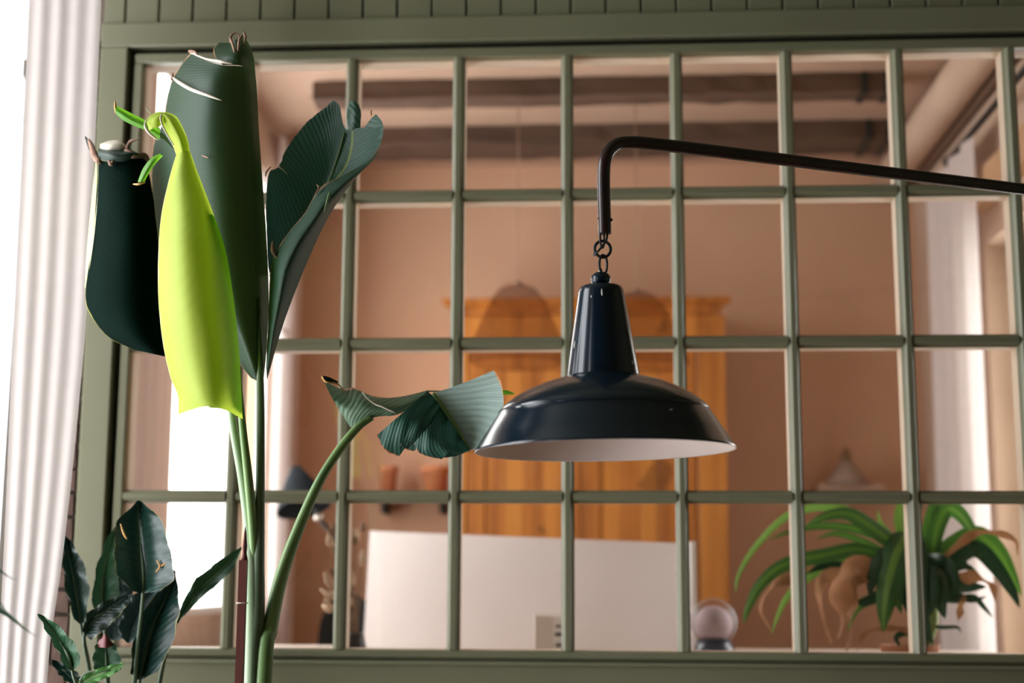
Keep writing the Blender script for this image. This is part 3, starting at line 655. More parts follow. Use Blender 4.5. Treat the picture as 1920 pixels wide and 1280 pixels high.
fins = [fin((802, 733, -.505), (822, 752, -.50), (706, 816, -.53), (748, 856, -.53), tipb=(722, 843, -.535)),
        fin((820, 749, -.50), (836, 772, -.50), (737, 818, -.535), (766, 842, -.53), tipb=(748, 834, -.54)),
        fin((828, 760, -.50), (844, 784, -.50), (752, 838, -.53), (776, 846, -.53), tipb=(764, 843, -.53)),
        fin((832, 766, -.50), (868, 822, -.50), (776, 831, -.54), (828, 861, -.53), tipb=(790, 851, -.54)),
        fin((860, 810, -.50), (881, 843, -.50), (818, 858, -.53), (882, 845, -.505), bulge=-.012, tipb=(850, 856, -.52))]
leaf('torn_blade', [dict(f, u=(k * .2, k * .2 + .2)) for k, f in enumerate(fins)], lowm, le)
slit([(812, 737, -.508), (835, 771, -.508), (858, 807, -.508), (881, 843, -.505)], [4.5, 4, 3.2, 2], stem_m, le, 'midrib')
back_e = leafmat('folded_leaf_back', (0.10, 0.17, 0.10), (0.055, 0.115, 0.07), veins=13, mid=0, slant=-.5, edge=(0.55, 0.34, 0.2), edges=(1, 0), ew=.03, trans=.12, rough=.45, vein_col=.55, vein_bump=.9)
leaf('folded_blade', [dict(rails=[[(606, 712, -.50), (640, 728, -.49), (664, 727, -.49), (700, 742, -.50), (745, 744, -.50), (800, 732, -.50)],
                                  [(625, 750, -.53), (655, 760, -.535), (682, 758, -.54), (712, 762, -.54), (750, 762, -.535), (802, 738, -.51)],
                                  [(656, 800, -.52), (664, 798, -.525), (686, 786, -.53), (716, 780, -.53), (748, 776, -.53), (804, 744, -.51)]], n=40, mm=16, jag=(.001, .0005))], back_e, le)
leaf('curled_mouth', [dict(rails=[[(605, 707, -.49), (612, 716, -.50), (634, 720, -.49)], [(607, 704, -.47), (618, 707, -.47), (634, 715, -.475)]], n=12, mm=5)], deep_leaf, le)
slit([(604, 706, -.50), (612, 716, -.505), (632, 719, -.50), (641, 728, -.495), (654, 746, -.51), (657, 753, -.52)], [2, 2, 1.4, 1.4, 1.6, 1], orange_dry, le, 'dried_rim')
slit([(680, 735, -.51), (690, 748, -.525), (704, 758, -.54), (716, 762, -.545), (742, 774, -.545)], [1.8, 1.5, 1.3, 1.8, 1.5], pale_dry, le, 'torn_edge')
leaf('leaf', [dict(rails=[[(936, 731, -.40), (950, 731, -.40), (965, 737, -.40)], [(936, 735, -.405), (950, 736, -.408), (964, 738, -.402)], [(936, 739, -.40), (950, 740, -.40), (964, 739, -.40)]], n=10, mm=6)], tip_leaf, plant)
slit([(800, 733, -.50), (860, 734, -.45), (940, 735, -.402)], [1.5, 1.5, 1.5], stem_m, le, 'leaf_stalk')
# stake
sx = P(455, 1100, -.69); sb = Vector((sx.x, sx.y, 0.338))
stake_m = wood('red_brown_stake', (0.13, 0.028, 0.018), (0.05, 0.013, 0.010), (40, 40, 4), .5, False)
st = thing('plant_stake', sb, 'thin red brown wooden stake beside the banana stems', 'stake')
bm = bmesh.new(); rs = random.Random(5)
zt_ = P(455, 1050, -.69).z
add_box(bm, sx.x - .0055, sx.x + .0055, sx.y - .0055, sx.y + .0055, .338, zt_)
link('rod', mesh_from(bm, 'rod'), stake_m, st)
lathe('broken_tip', [(0, .05), (.002, .04), (.004, .02), (.0035, .01), (.0055, 0), (0, 0)], (sx.x + .001, sx.y, zt_), stake_m, st, 9)
for z in (P(455, 1130, -.69).z,): lathe('tie', [(.0085, -.001), (.009, .0), (.0085, .001), (.0075, 0)], (sx.x, sx.y, z), pale_dry, st, 12, None, True)

# ------------------------------------------------------------------ smaller plant, bottom left
QY = -0.30
qb = P(235, 1275, QY); qb.z = 0
plant2 = thing('bird_of_paradise_plant', qb, 'low leafy plant with broad dark paddle leaves in the lower left corner', 'potted plant')
pot2 = lathe('pot', [(0, 0), (.10, 0), (.135, .5), (.15, .5), (.15, .54), (.13, .54), (.125, .48), (0, .48)], qb, terracotta, plant2, 40)
lathe('soil', [(.124, .482), (.06, .49), (0, .495)], qb, soil, pot2, 24)
pad = leafmat('dark_paddle_leaf', (0.012, 0.045, 0.030), (0.008, 0.028, 0.022), rib=(0.05, 0.12, 0.07), mid=.5, ribw=.025, veins=14, slant=.3, edge=(0.30, 0.26, 0.10), ew=.010, trans=.05, rough=.27, vein_col=.2, vein_bump=.5, coat=.3)
pad2 = leafmat('green_paddle_leaf', (0.035, 0.10, 0.045), (0.02, 0.07, 0.03), rib=(0.16, 0.24, 0.10), mid=.5, ribw=.03, veins=14, slant=.3, trans=.12, rough=.35, vein_col=.2, vein_bump=.4)
pad3 = leafmat('blue_paddle_leaf', (0.05, 0.09, 0.085), (0.025, 0.06, 0.055), veins=14, slant=.3, trans=.05, rough=.28, vein_col=.2, vein_bump=.4)
bright = leafmat('bright_leaf', (0.10, 0.26, 0.06), (0.07, 0.19, 0.05), rib=(0.3, 0.4, 0.2), ribw=.05, veins=10, trans=.2, rough=.4, vein_col=.15, vein_bump=.2)
def paddle(axis, left, right, mat, Y, cup=.02, name='leaf', stalk=True, label=None, wave=.004, jag=.0014):
    """axis base->tip in px, edges as px offsets lists; cup pushes the midrib away"""
    f3 = lambda pts, dy: [(x, y, (z[0] if (z := t) else Y) + dy) for x, y, *t in [(*p, ) if len(p) == 3 else (*p, Y) for p in pts]]
    rails = [f3(left, -cup), f3([((a[0] + b[0]) / 2, (a[1] + b[1]) / 2) for a, b in zip(left, axis)], -cup * .6), f3(axis, 0), f3([((a[0] + b[0]) / 2, (a[1] + b[1]) / 2) for a, b in zip(right, axis)], -cup * .6), f3(right, -cup)]
    o = leaf(name, [dict(rails=rails, n=36, mm=17, jag=(jag, jag), wave=wave, seed=len(bpy.data.objects))], mat, plant2, label)
    if stalk:
        p = P(axis[0][0], axis[0][1], Y); q = P(axis[len(axis) // 2][0], axis[len(axis) // 2][1], Y - .001)
        tube('leaf_stalk', [q, p, p * .6 + Vector((qb.x, qb.y, .9)) * .4, Vector((qb.x + (p.x - qb.x) * .2, qb.y + (p.y - qb.y) * .2, .45))], [.0012, .003, .0045, .006], stem_d, o, 24, 8)
    return o
paddle([(268, 1112), (267, 1070), (264, 1020), (259, 970), (262, 938)], [(246, 1108), (218, 1070), (215, 1030), (219, 980), (258, 938)], [(300, 1108), (326, 1082), (318, 1030), (302, 975), (266, 940)], pad, -.36, .03, label='large dark paddle leaf with small brown tears')
paddle([(152, 1172), (146, 1130), (137, 1080), (129, 1040), (123, 1004)], [(140, 1160), (124, 1110), (119, 1070), (119, 1035), (121, 1003)], [(160, 1165), (167, 1115), (163, 1075), (146, 1035), (125, 1005)], pad, -.27, .015)
paddle([(196, 1170), (190, 1120), (194, 1075), (204, 1030), (217, 988)], [(180, 1165), (173, 1120), (180, 1070), (196, 1020), (215, 986)], [(215, 1165), (224, 1120), (222, 1075), (219, 1030), (219, 990)], pad2, -.25, .015)
paddle([(212, 1200), (214, 1150), (218, 1100), (222, 1060)], [(195, 1190), (194, 1150), (204, 1100), (220, 1058)], [(244, 1195), (250, 1150), (246, 1105), (226, 1062)], pad3, -.23, .01, stalk=False)
paddle([(158, 1190), (172, 1168), (198, 1145), (222, 1128), (240, 1117)], [(156, 1182), (160, 1155), (186, 1133), (214, 1120), (239, 1115)], [(170, 1200), (196, 1180), (218, 1158), (236, 1138), (242, 1119)], pad, -.34, .012)
paddle([(136, 1258), (128, 1232), (112, 1202), (92, 1174), (72, 1150)], [(124, 1252), (108, 1222), (96, 1198), (82, 1174), (71, 1150)], [(150, 1245), (146, 1218), (128, 1192), (104, 1168), (74, 1151)], pad2, -.50, .012)
paddle([(146, 1278), (130, 1268), (116, 1255), (96, 1236)], [(136, 1285), (118, 1272), (106, 1258), (95, 1237)], [(156, 1272), (142, 1258), (124, 1246), (97, 1235)], pad, -.32, .01)
paddle([(150, 1282), (176, 1268), (206, 1256), (231, 1244)], [(146, 1276), (172, 1258), (202, 1248), (230, 1242)], [(168, 1284), (186, 1276), (212, 1264), (232, 1247)], bright, -.40, .006, label='bright green short leaf at the bottom')
paddle([(330, 1168), (346, 1145), (378, 1102), (416, 1066), (454, 1026)], [(329, 1166), (343, 1130), (364, 1090), (404, 1056), (452, 1024)], [(334, 1168), (352, 1146), (392, 1108), (430, 1074), (455, 1028)], pad2, -.28, .008, wave=.004)
paddle([(200, 1262), (200, 1240), (198, 1215), (196, 1192)], [(178, 1256), (174, 1235), (180, 1210), (193, 1190)], [(226, 1256), (226, 1235), (216, 1210), (199, 1190)], pad2, -.36, .01)
o = leaf('red_leaf_base', [dict(rails=[[(180, 1212, -.365), (186, 1200, -.37), (195, 1188, -.37)], [(198, 1214, -.385), (198, 1200, -.385), (197, 1188, -.375)], [(214, 1210, -.365), (208, 1200, -.37), (199, 1188, -.37)]], n=8, mm=8)], plain('dark_red_bract', (0.16, 0.02, 0.02), rough=.5), plant2)
paddle([(262, 1275), (272, 1215), (292, 1160), (318, 1105), (326, 1068)], [(244, 1262), (250, 1205), (268, 1150), (300, 1100), (322, 1066)], [(300, 1256), (326, 1195), (336, 1145), (334, 1110), (330, 1070)], pad, -.32, .03)
paddle([(240, 1205), (246, 1170), (262, 1135), (290, 1100)], [(222, 1190), (228, 1155), (248, 1118), (284, 1095)], [(262, 1200), (280, 1165), (296, 1130), (300, 1098)], pad3, -.30, .015, stalk=False)
for a in ([(226, 962 + 20, -.395), (232, 1000, -.40), (238, 1010, -.40)], [(294, 1050, -.385), (300, 1062, -.385), (292, 1072, -.385)], [(300, 1062, -.385), (310, 1056, -.385), (316, 1048, -.38)]):
    slit(a, [1.2, 2.6, 1.4], orange_dry, plant2, 'brown_tear')

# thin leaf tips entering at the far left edge
fb = Vector((-.52, -1.00, 0))
frond = thing('palm_plant', fb, 'thin pointed palm leaf tips poking in from the left edge', 'potted plant')
pp = lathe('pot', [(0, 0), (.07, 0), (.09, .3), (.10, .3), (.10, .33), (.085, .33), (.08, .28), (0, .28)], fb, terracotta, frond, 32)
trunk_top = Vector((fb.x - .03, fb.y, 1.30))
tube('stem', [Vector((fb.x, fb.y, .28)), (Vector((fb.x, fb.y, .28)) + trunk_top) / 2 + Vector((.01, 0, 0)), trunk_top], [.01, .008, .006], stem_d, frond, 16, 8)
for tip, mid, wd in (((32, 1087), (-50, 1078), .004), ((13, 1143), (-60, 1095), .009), ((70, 1193), (-40, 1145), .006)):
    a, b_, c_ = trunk_top, P(*mid, -1.0), P(*tip, -1.0); dz = Vector((0, -.3, 1))
    leaf('leaf', [dict(rails=[[a + dz * .002, b_ + dz * wd, c_], [a, b_ + Vector((0, .003, 0)), c_], [a - dz * .002, b_ - dz * wd, c_ - dz * .0004]], n=24, mm=7, pix=False)], pad2, frond)

# ------------------------------------------------------------------ curtain by the left window
curt_m = cloth('white_curtain', (0.63, 0.555, 0.52), .20)
def curtain(name, railL, railR, folds, amp, mat, nrm, label, hem=True, pix=True, n=60, seed=1, top=None):
    bm = bmesh.new(); rnd = random.Random(seed)
    Lc = cr([P(*p) if pix else Vector(p) for p in railL], n); Rc = cr([P(*p) if pix else Vector(p) for p in railR], n)
    mm = folds * 12 + 1; ph = [rnd.uniform(.75, 1.25) for _ in range(folds + 1)]; g = []
    for i in range(n):
        t = i / (n - 1); row = []
        for j in range(mm):
            s = j / (mm - 1); k = min(int(s * folds), folds - 1)
            a = amp * (ph[k] * (1 - (s * folds - k)) + ph[k + 1] * (s * folds - k)) * (.7 + .3 * t)
            p = Lc[i] * (1 - s) + Rc[i] * s + Vector(nrm) * a * math.sin(s * folds * 2 * math.pi + .3 * math.sin(t * 3))
            row.append(bm.verts.new(p))
        g.append(row)
    for i in range(n - 1):
        for j in range(mm - 1): bm.faces.new((g[i][j], g[i][j + 1], g[i + 1][j + 1], g[i + 1][j]))
    me = mesh_from(bm, name)
    lo = min(v.co.z for v in me.vertices); c0 = sum((v.co for v in me.vertices), Vector()) / len(me.vertices)
    o = link(name, me, mat, None, (c0.x, c0.y, lo), True)
    return tag(o, label, 'curtain')
def down(p, z): return (p.x, p.y, z)
YCU = -.435
cl = [P(58, -90, YCU), P(55, 0, YCU), P(24, 640, YCU), P(-2, 1200, YCU)]
cr_ = [P(194, -90, YCU), P(190, 0, YCU), P(172, 400, YCU), P(160, 620, YCU), P(134, 900, YCU), P(104, 1150, YCU), P(88, 1280, YCU)]
Lr = [(cl[0].x, cl[0].y, 3.0)] + [tuple(p) for p in cl] + [(cl[-1].x, cl[-1].y, .7), (cl[-1].x, cl[-1].y, .02)]
Rr = [(cr_[0].x, cr_[0].y, 3.0)] + [tuple(p) for p in cr_] + [(cr_[-1].x, cr_[-1].y, .7), (cr_[-1].x, cr_[-1].y, .02)]
# resample both rails by height so that rows stay level
def by_z(rail, n=40):
    pts = cr([Vector(p) for p in rail], 200); out = []
    for i in range(n):
        z = 3.0 + (0.02 - 3.0) * i / (n - 1)
        q = min(pts, key=lambda p: abs(p.z - z)); out.append((q.x, q.y, z))
    return out
curtain('curtain', by_z(Lr), by_z(Rr), 4, .0013, curt_m, (0, 1, 0), 'white full length curtain hanging at the left window beside the plants', pix=False)
rod_m = iron
tube('curtain_rod', [(XL, YCU, 3.012), (-.85, YCU, 3.012), (-.53, YCU, 3.012)], .012, rod_m, None, 3, 12, (-.85, YCU, 3.012))
tag(bpy.data.objects['curtain_rod'], 'dark iron rod above the left window carrying the white curtain', 'curtain rod')

# ------------------------------------------------------------------ back room: ceiling beams, pipes
def beam(pf_top, pf_bot, pback, label, group=None):
    yf = PZ(1000, pf_bot, 2.84).y; yb = PZ(1000, pback, 2.84).y
    xa, xb = P(585, 200, yf).x, P(1668, 200, yf).x
    t = thing('ceiling_beam', ((xa + xb) / 2, (yf + yb) / 2, 2.84), label, 'beam')
    bm = bmesh.new(); rr = random.Random(int(pf_top)); nseg = 24; prev = None
    for i in range(nseg + 1):
        x = xa + (xb - xa) * i / nseg; j = [rr.uniform(-.004, .004) for _ in range(4)]
        ring = [bm.verts.new(p) for p in ((x, yf + j[0], CEIL_B), (x, yf + j[1], 2.84 + j[2]), (x, yb, 2.84 + j[3]), (x, yb, CEIL_B))]
        if prev:
            for k in range(4): bm.faces.new((prev[k], prev[(k + 1) % 4], ring[(k + 1) % 4], ring[k]))
        else: bm.faces.new(ring[::-1])
        prev = ring
    bm.faces.new(prev); bmesh.ops.recalc_face_normals(bm, faces=bm.faces)
    link('timber', mesh_from(bm, 'timber'), beam_m, t)
    for x in (xb - .075, xb - .01): box('strap', x, x + .018, yf - .006, yb + .004, 2.834, CEIL_B, iron, t, .001)
    return t
beam(145, 180, 200, 'dark rough ceiling beam nearer the window, the upper one seen')
beam(228, 265, 298, 'dark rough ceiling beam near the back wall, the lower one seen')
yb3 = PZ(1000, 92, 2.84).y
br = thing('ceiling_bracket', P(575, 132, 1.25), 'small black bracket under the ceiling at the upper left panes', 'bracket')
c0 = br.location.copy(); c0.z = CEIL_B; br.location = (c0.x, c0.y, CEIL_B - .02)
q = P(572, 132, c0.y)
tube('hook', [Vector((q.x + .02, q.y, CEIL_B)), Vector((q.x + .018, q.y, q.z + .02)), q, q + Vector((-.022, 0, .002))], [.010, .010, .011, .007], iron, br, 12, 8)
tube('pin', [q + Vector((-.012, -.0, .016)), q + Vector((.012, 0, -.018))], [.006, .008], iron, br, 4, 8)

pale_pipe = plain('pale_painted_pipe', (0.66, 0.50, 0.39), (0.6, 0.44, 0.34), rough=.6)
big = thing('ceiling_pipe', (1.266, 1.1, 2.835), 'thick pale painted pipe running under the ceiling on the right', 'pipe')
tube('pipe', [(1.266, .062, 2.832), (1.266, 1.0, 2.832), (1.266, YB, 2.832)], .056, pale_pipe, big, 4, 28)
for y in (.5, 1.75): lathe('collar', [(.0565, -.01), (.060, -.01), (.060, .01), (.0565, .01)], (1.266, y, 2.832), pale_pipe, big, 28, Matrix.Rotation(R(90), 3, 'X'), True)
th = tube('shadow_line', [(1.325, .062, 2.79), (1.325, 1.0, 2.79), (1.325, YB, 2.79)], .014, plain('shadow_brown', (0.16, 0.09, 0.06), rough=.6), None, 4, 10, (1.325, 1.0, 2.79))  # shadow line under the thick pipe, built as a thin dark tube
tag(th, 'thin brown pipe tucked below the thick ceiling pipe', 'pipe')
cr2 = thing('curtain_rod', (1.285, .9, 2.70), 'black curtain rod with round end on the right wall of the back room', 'curtain rod')
pe = PX(1777, 303, 1.285); ps = PX(1888, 166, 1.285)
rd = (ps - pe).normalized(); e2 = pe + rd * ((.30 - pe.y) / rd.y); e2.z = pe.z; zrod = pe.z
tube('rod', [Vector((1.285, .3, zrod)), Vector((1.285, .8, zrod)), Vector((1.285, pe.y, zrod))], .009, iron, cr2, 4, 12)
lathe('finial', [(0, -.016), (.011, -.011), (.016, 0), (.011, .011), (0, .016)], (1.285, pe.y, zrod), iron, cr2, 16)
tube('wall_bracket', [(1.345, pe.y - .06, zrod + .005), (1.31, pe.y - .06, zrod + .002), (1.285, pe.y - .06, zrod - .008)], .006, plain('tan_metal', (.4, .27, .18), rough=.5), cr2, 8, 8)
pelmet = box('pelmet_board', 1.30, XRB, .3, pe.y - .13, zrod - .19, zrod - .10, plain('tan_board', (.55, .34, .20), rough=.6), None, .003)
tag(pelmet, 'tan wooden board on the right wall below the black rod', 'board')

# curtains of the back room
bc = cloth('pale_curtain', (0.84, 0.77, 0.76), .35)
pc = cloth('pink_curtain', (0.62, 0.45, 0.38), .06)
ya, yb_ = PX(1862, 900, 1.285).y, PX(1765, 900, 1.285).y
curtain('curtain', [(1.278, ya, zrod - .012), (1.272, ya, 1.8), (1.268, ya, 1.0), (1.265, ya, .05)], [(1.278, yb_, zrod - .012), (1.276, yb_ + .03, 1.8), (1.272, yb_ + .06, 1.0), (1.27, yb_ + .06, .05)], 4, .012, bc, (1, .2, 0), 'white curtain hanging from the black rod at the right panes', pix=False, n=40, seed=4)
yc0, yc1 = PX(244, 900, -.72).y, PX(318, 900, -.72).y
ZC = 2.25
curtain('curtain', [(-.722, yc0, ZC), (-.722, yc0, 1.8), (-.72, yc0, 1.0), (-.718, yc0, .05)], [(-.722, yc1, ZC), (-.722, yc1, 1.8), (-.72, yc1, 1.0), (-.718, yc1, .05)], 4, .009, pc, (1, 0, 0), 'peach pink curtain at the leftmost panes of the glazed wall', pix=False, n=40, seed=5)
tag(tube('curtain_rod', [(-.722, yc0 - .06, ZC + .008), (-.722, (yc0 + yc1) / 2, ZC + .008), (-.722, WY1 + .03, ZC + .008)], .006, white_paint, None, 3, 10, (-.722, yc0, ZC + .008)), 'thin white rod across the back room window behind the banana leaves', 'curtain rod')
yd0, yd1 = PX(508, 900, -.715).y, PX(556, 900, -.715).y
curtain('curtain', [(-.72, yd0, 2.86), (-.72, yd0, 1.8), (-.718, yd0, 1.0), (-.715, yd0, .05)], [(-.72, yd1, 2.86), (-.72, yd1 , 1.8), (-.718, yd1, 1.0), (-.715, yd1, .05)], 2, .010, bc, (1, 0, 0), 'narrow white curtain behind the banana stems in the back room', pix=False, n=40, seed=6)

# ------------------------------------------------------------------ wardrobe
pine = wood('orange_pine', (0.44, 0.150, 0.026), (0.27, 0.075, 0.012), (26, 26, 1.6), .42)
pine_l = wood('light_pine', (0.53, 0.20, 0.036), (0.38, 0.125, 0.022), (26, 26, 1.6), .42)
YW = 1.68
wx0, wx1 = P(858, 800, YW).x, P(1362, 800, YW).x
zt0 = P(1100, 562, YW).z
ward = thing('wardrobe', ((wx0 + wx1) / 2, YW, 0), 'orange pine wardrobe against the peach wall behind the lamp', 'wardrobe')
yk = YB - .03
box('side_panel', wx0, wx0 + .022, YW, yk, .0, zt0 - .05, pine, ward)
box('side_panel', wx1 - .022, wx1, YW, yk, .0, zt0 - .05, pine, ward)
box('back_panel', wx0 + .022, wx1 - .022, yk - .012, yk, .06, zt0 - .05, pine, ward)
box('plinth', wx0, wx1, YW - .01, YW + .02, 0, .10, pine, ward, .003)
cxa, cxb = P(829, 562, YW - .045).x, P(1371, 570, YW - .045).x
bm = bmesh.new(); prof = [(0, 0), (-.012, .004), (-.02, .018), (-.04, .03), (-.045, .034), (-.045, .05), (0, .05)]
ends = []
for t in (0, 1):
    ends.append([bm.verts.new(((cxa - .0 if t == 0 else cxb) + (1 if t == 0 else -1) * (y + .045) * 1.0, YW + y, zt0 - .05 + z)) for y, z in prof])
for i in range(len(prof)): bm.faces.new((ends[0][i], ends[0][(i + 1) % len(prof)], ends[1][(i + 1) % len(prof)], ends[1][i]))
bm.faces.new(ends[0][::-1]); bm.faces.new(ends[1]); bmesh.ops.recalc_face_normals(bm, faces=bm.faces)
link('cornice', mesh_from(bm, 'cornice'), pine, ward)
box('top_board', cxa + .045, cxb - .045, YW, yk, zt0 - .05, zt0 - .005, pine, ward)
zf = P(1100, 652, YW).z
box('frieze', wx0, wx1, YW - .006, YW + .02, zf, zt0 - .05, pine_l, ward, .002)
box('stile', wx0, wx0 + .03, YW - .006, YW + .02, .10, zf, pine_l, ward, .002)
box('stile', P(1308, 800, YW).x, wx1, YW - .006, YW + .02, .10, zf, pine_l, ward, .002)
dx0, dx1 = wx0 + .033, P(1305, 800, YW).x; dm = (dx0 + dx1) / 2
for a, b_ in ((dx0, dm - .002), (dm + .002, dx1)):
    dr = box('door', a, b_, YW + .006, YW + .022, .11, zf - .006, pine, ward, .002)
    for p0, p1, q0, q1 in ((a, a + .055, .11, zf - .006), (b_ - .055, b_, .11, zf - .006), (a + .055, b_ - .055, zf - .07, zf - .006), (a + .055, b_ - .055, .11, .19), (a + .055, b_ - .055, 1.18, 1.25)):
        box('door_frame', p0, p1, YW - .004, YW + .008, q0, q1, pine, dr, .002)
    nb = 4; wdt = (b_ - a - .11) / nb
    for k in range(nb):
        for q0, q1 in ((1.25, zf - .07), (.19, 1.18)):
            box('plank', a + .055 + k * wdt + .0012, a + .055 + (k + 1) * wdt - .0012, YW + .002, YW + .01, q0, q1, pine_l if (k + (a > dm)) % 2 else pine, dr, .0015)
    lathe('knob', [(0, .026), (.01, .024), (.014, .018), (.011, .010), (.006, .006), (.006, 0)], ((b_ - .028) if a < dm else (a + .028), YW - .004, 1.12), pine_l, dr, 20, Matrix.Rotation(R(90), 3, 'X'))

# lamp reflections over the wardrobe, built as tinted translucent domes
def clear_tint(name, tint):
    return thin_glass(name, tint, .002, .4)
reflection_mat = clear_tint('reflection_tint', (0.74, 0.68, 0.66))
def reflected_dome(px, ptop, prim, half, Y, label):
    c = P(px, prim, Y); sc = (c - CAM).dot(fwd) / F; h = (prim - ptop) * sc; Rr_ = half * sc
    t = thing('lamp_reflection', (c.x, c.y, 2.845), label, 'lamp', None)
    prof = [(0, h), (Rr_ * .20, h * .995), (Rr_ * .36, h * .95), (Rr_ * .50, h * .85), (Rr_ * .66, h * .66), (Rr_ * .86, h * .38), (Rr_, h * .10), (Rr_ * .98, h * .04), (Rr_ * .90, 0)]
    lathe('glass_shade', prof, c, reflection_mat, t, 40)
    tube('cable', [(c.x, c.y, 2.845), (c.x, c.y, (2.845 + c.z + h) / 2), (c.x, c.y, c.z + h)], .0015, plain('reflected_cable_tan', (.40, .25, .17), rough=.8), t, 3, 6)
    lathe('cap', [(0, .012), (.010, .010), (.014, 0), (0, -.002)], (c.x, c.y, c.z + h), plain('reflected_cap_tan', (.40, .25, .17), rough=.8), t, 16)
YPN = (PZ(1000, 180, 2.84).y + PZ(1000, 200, 2.84).y) / 2
reflected_dome(970, 531, 684, 92, YPN, 'translucent brown dome shade hanging before the wardrobe, left of the navy lamp')
reflected_dome(1196, 545, 690, 96, YPN, 'translucent brown dome shade half hidden behind the navy lamp')

# ------------------------------------------------------------------ counter under the glazing, things standing on it
CT = P(1000, 1246, .25).z
counter = thing('counter', (.3, .36, 0), 'pale counter running behind the glazed wall below the panes', 'counter')
ctop = box('countertop', XLB + .10, XRB - .09, .065, .98, CT - .03, CT, plain('pale_wood_top', (.70, .60, .52), rough=.4), counter, .003)
for xx in (XLB + .12, .28, XRB - .15): box('support', xx, xx + .04, .10, .92, 0, CT - .03, cream, counter, .002)
# white board
YP, YPL, YPR = .72, .86, .60        # turned a little towards the left window
pb = [P(693, 995, YPL + .05), P(1297, 1019, YPR + .05), P(1297, 1232, YPR), P(681, 1232, YPL)]
zlow = CT + .0005
brd = thing('drawing_board', ((pb[0].x + pb[1].x) / 2, YP, CT), 'large white board leaning on the counter below the wardrobe', 'board')
bm = bmesh.new()
f_ = [Vector((pb[3].x, YPL, zlow)), Vector((pb[2].x, YPR, zlow)), Vector((pb[1].x, YPR + .05, pb[1].z)), Vector((pb[0].x, YPL + .05, pb[0].z))]
fr = [bm.verts.new(v) for v in f_]; bk = [bm.verts.new(v + Vector((.007, .016, 0))) for v in f_]
bm.faces.new(fr); bm.faces.new(bk[::-1])
for i in range(4): bm.faces.new((fr[i], bk[i], bk[(i + 1) % 4], fr[(i + 1) % 4]))
bmesh.ops.recalc_face_normals(bm, faces=bm.faces)
white_board = plain('white_board', (.76, .69, .69), (.72, .645, .64), rough=.5, scale=3)
link('panel', mesh_from(bm, 'panel'), white_board, brd)
bm = bmesh.new(); add_box(bm, pb[1].x - .005, pb[1].x + .006, YPR - .004, YPR + .07, zlow, pb[1].z + .004); link('edge_strip', mesh_from(bm, 'edge'), white_paint, brd)
bm = bmesh.new(); add_box(bm, (pb[0].x + pb[1].x) / 2 - .02, (pb[0].x + pb[1].x) / 2 + .02, YP + .10, YP + .18, zlow, zlow + .12); link('prop', mesh_from(bm, 'prop'), cream, brd)
# socket block in front of it
YS = .56
sx0, sx1 = P(1000, 1200, YS).x, P(1060, 1200, YS).x; sz = P(1030, 1152, YS).z
sk = thing('socket_block', ((sx0 + sx1) / 2, YS, CT), 'small white box with dark slots before the white board', 'box')
box('body', sx0, sx1, YS, YS + .05, CT, sz, plain('off_white_plastic', (.74, .66, .62), rough=.4), sk, .004)
fx0_, fx1_ = P(1038, 1180, YS).x, P(1058, 1180, YS).x
box('face_plate', fx0_, fx1_, YS - .004, YS, P(1040, 1226, YS).z, P(1040, 1156, YS).z, white_paint, sk, .001)
for py, hh, w_ in ((1174, 2, 5), (1189, 3.2, 7), (1209, 3, 6)):
    cq = P(1047, py, YS - .005); s_ = 2.98 / F
    box('slot', cq.x - w_ * s_, cq.x + w_ * s_, YS - .006, YS - .003, cq.z - hh * s_, cq.z + hh * s_, iron, sk)
# round globe on a dark foot
YG = .50
gc = P(1338, 1166, YG); gr = 44 * (gc - CAM).dot(fwd) / F
gl = thing('globe_vase', (gc.x, gc.y, CT), 'round frosted lavender grey globe on a dark foot beside the board', 'vase')
zft = max(gc.z - gr * .75, CT + .02)
lathe('globe', [(gr * math.sin(a), -gr * math.cos(a)) for a in [R(30 + 150 * i / 20) for i in range(21)]], gc, thin_glass('frosted_globe', (.80, .76, .80), .05, .5), gl, 36)
lathe('inner_globe', [(gr * .8 * math.sin(a), -gr * .8 * math.cos(a)) for a in [R(180 * i / 16) for i in range(17)]], gc + Vector((0, 0, -.1 * gr)), plain('grey_lavender', (.62, .50, .50), rough=.7), gl, 28)
lathe('foot', [(0, CT - gc.z), (gr * .85, CT - gc.z), (gr * .9, (CT - gc.z) * .85), (gr * .72, -gr * .72), (gr * .5, -gr * .7), (0, -gr * .7)], gc, plain('dark_blue_foot', (.02, .03, .05), rough=.25), gl, 36)
# dracaena in a pot on the counter
YD = .34
dp = P(1706, 1240, YD); dp.z = CT
dra = thing('dracaena_plant', dp, 'dracaena with arching green and dried brown leaves behind the right panes', 'potted plant')
s_ = 3.1 / F
dpot = lathe('pot', [(0, 0), (44 * s_, 0), (50 * s_, 26 * s_), (53 * s_, 27 * s_), (53 * s_, 36 * s_), (47 * s_, 36 * s_), (46 * s_, 28 * s_), (0, 27 * s_)], dp, terracotta, dra, 36)
lathe('soil', [(46 * s_, 28 * s_), (20 * s_, 31 * s_), (0, 32 * s_)], dp, soil, dpot, 24)
dg = leafmat('dracaena_leaf', (0.030, 0.115, 0.03), (0.015, 0.07, 0.02), rib=(0.11, 0.24, 0.035), mid=.5, ribw=.13, veins=3, vein_bump=0, vein_col=.1, trans=.2, rough=.32, tcol=(.12, .3, .03))
dgl = leafmat('light_dracaena_leaf', (0.13, 0.28, 0.06), (0.08, 0.2, 0.04), rib=(0.22, 0.36, 0.10), mid=.5, ribw=.12, veins=3, vein_bump=0, vein_col=.1, trans=.3, rough=.35, tcol=(.25, .5, .06))
dgd = leafmat('deep_dracaena_leaf', (0.012, 0.06, 0.025), (0.008, 0.04, 0.018), veins=3, vein_bump=0, vein_col=.1, trans=.1, rough=.3)
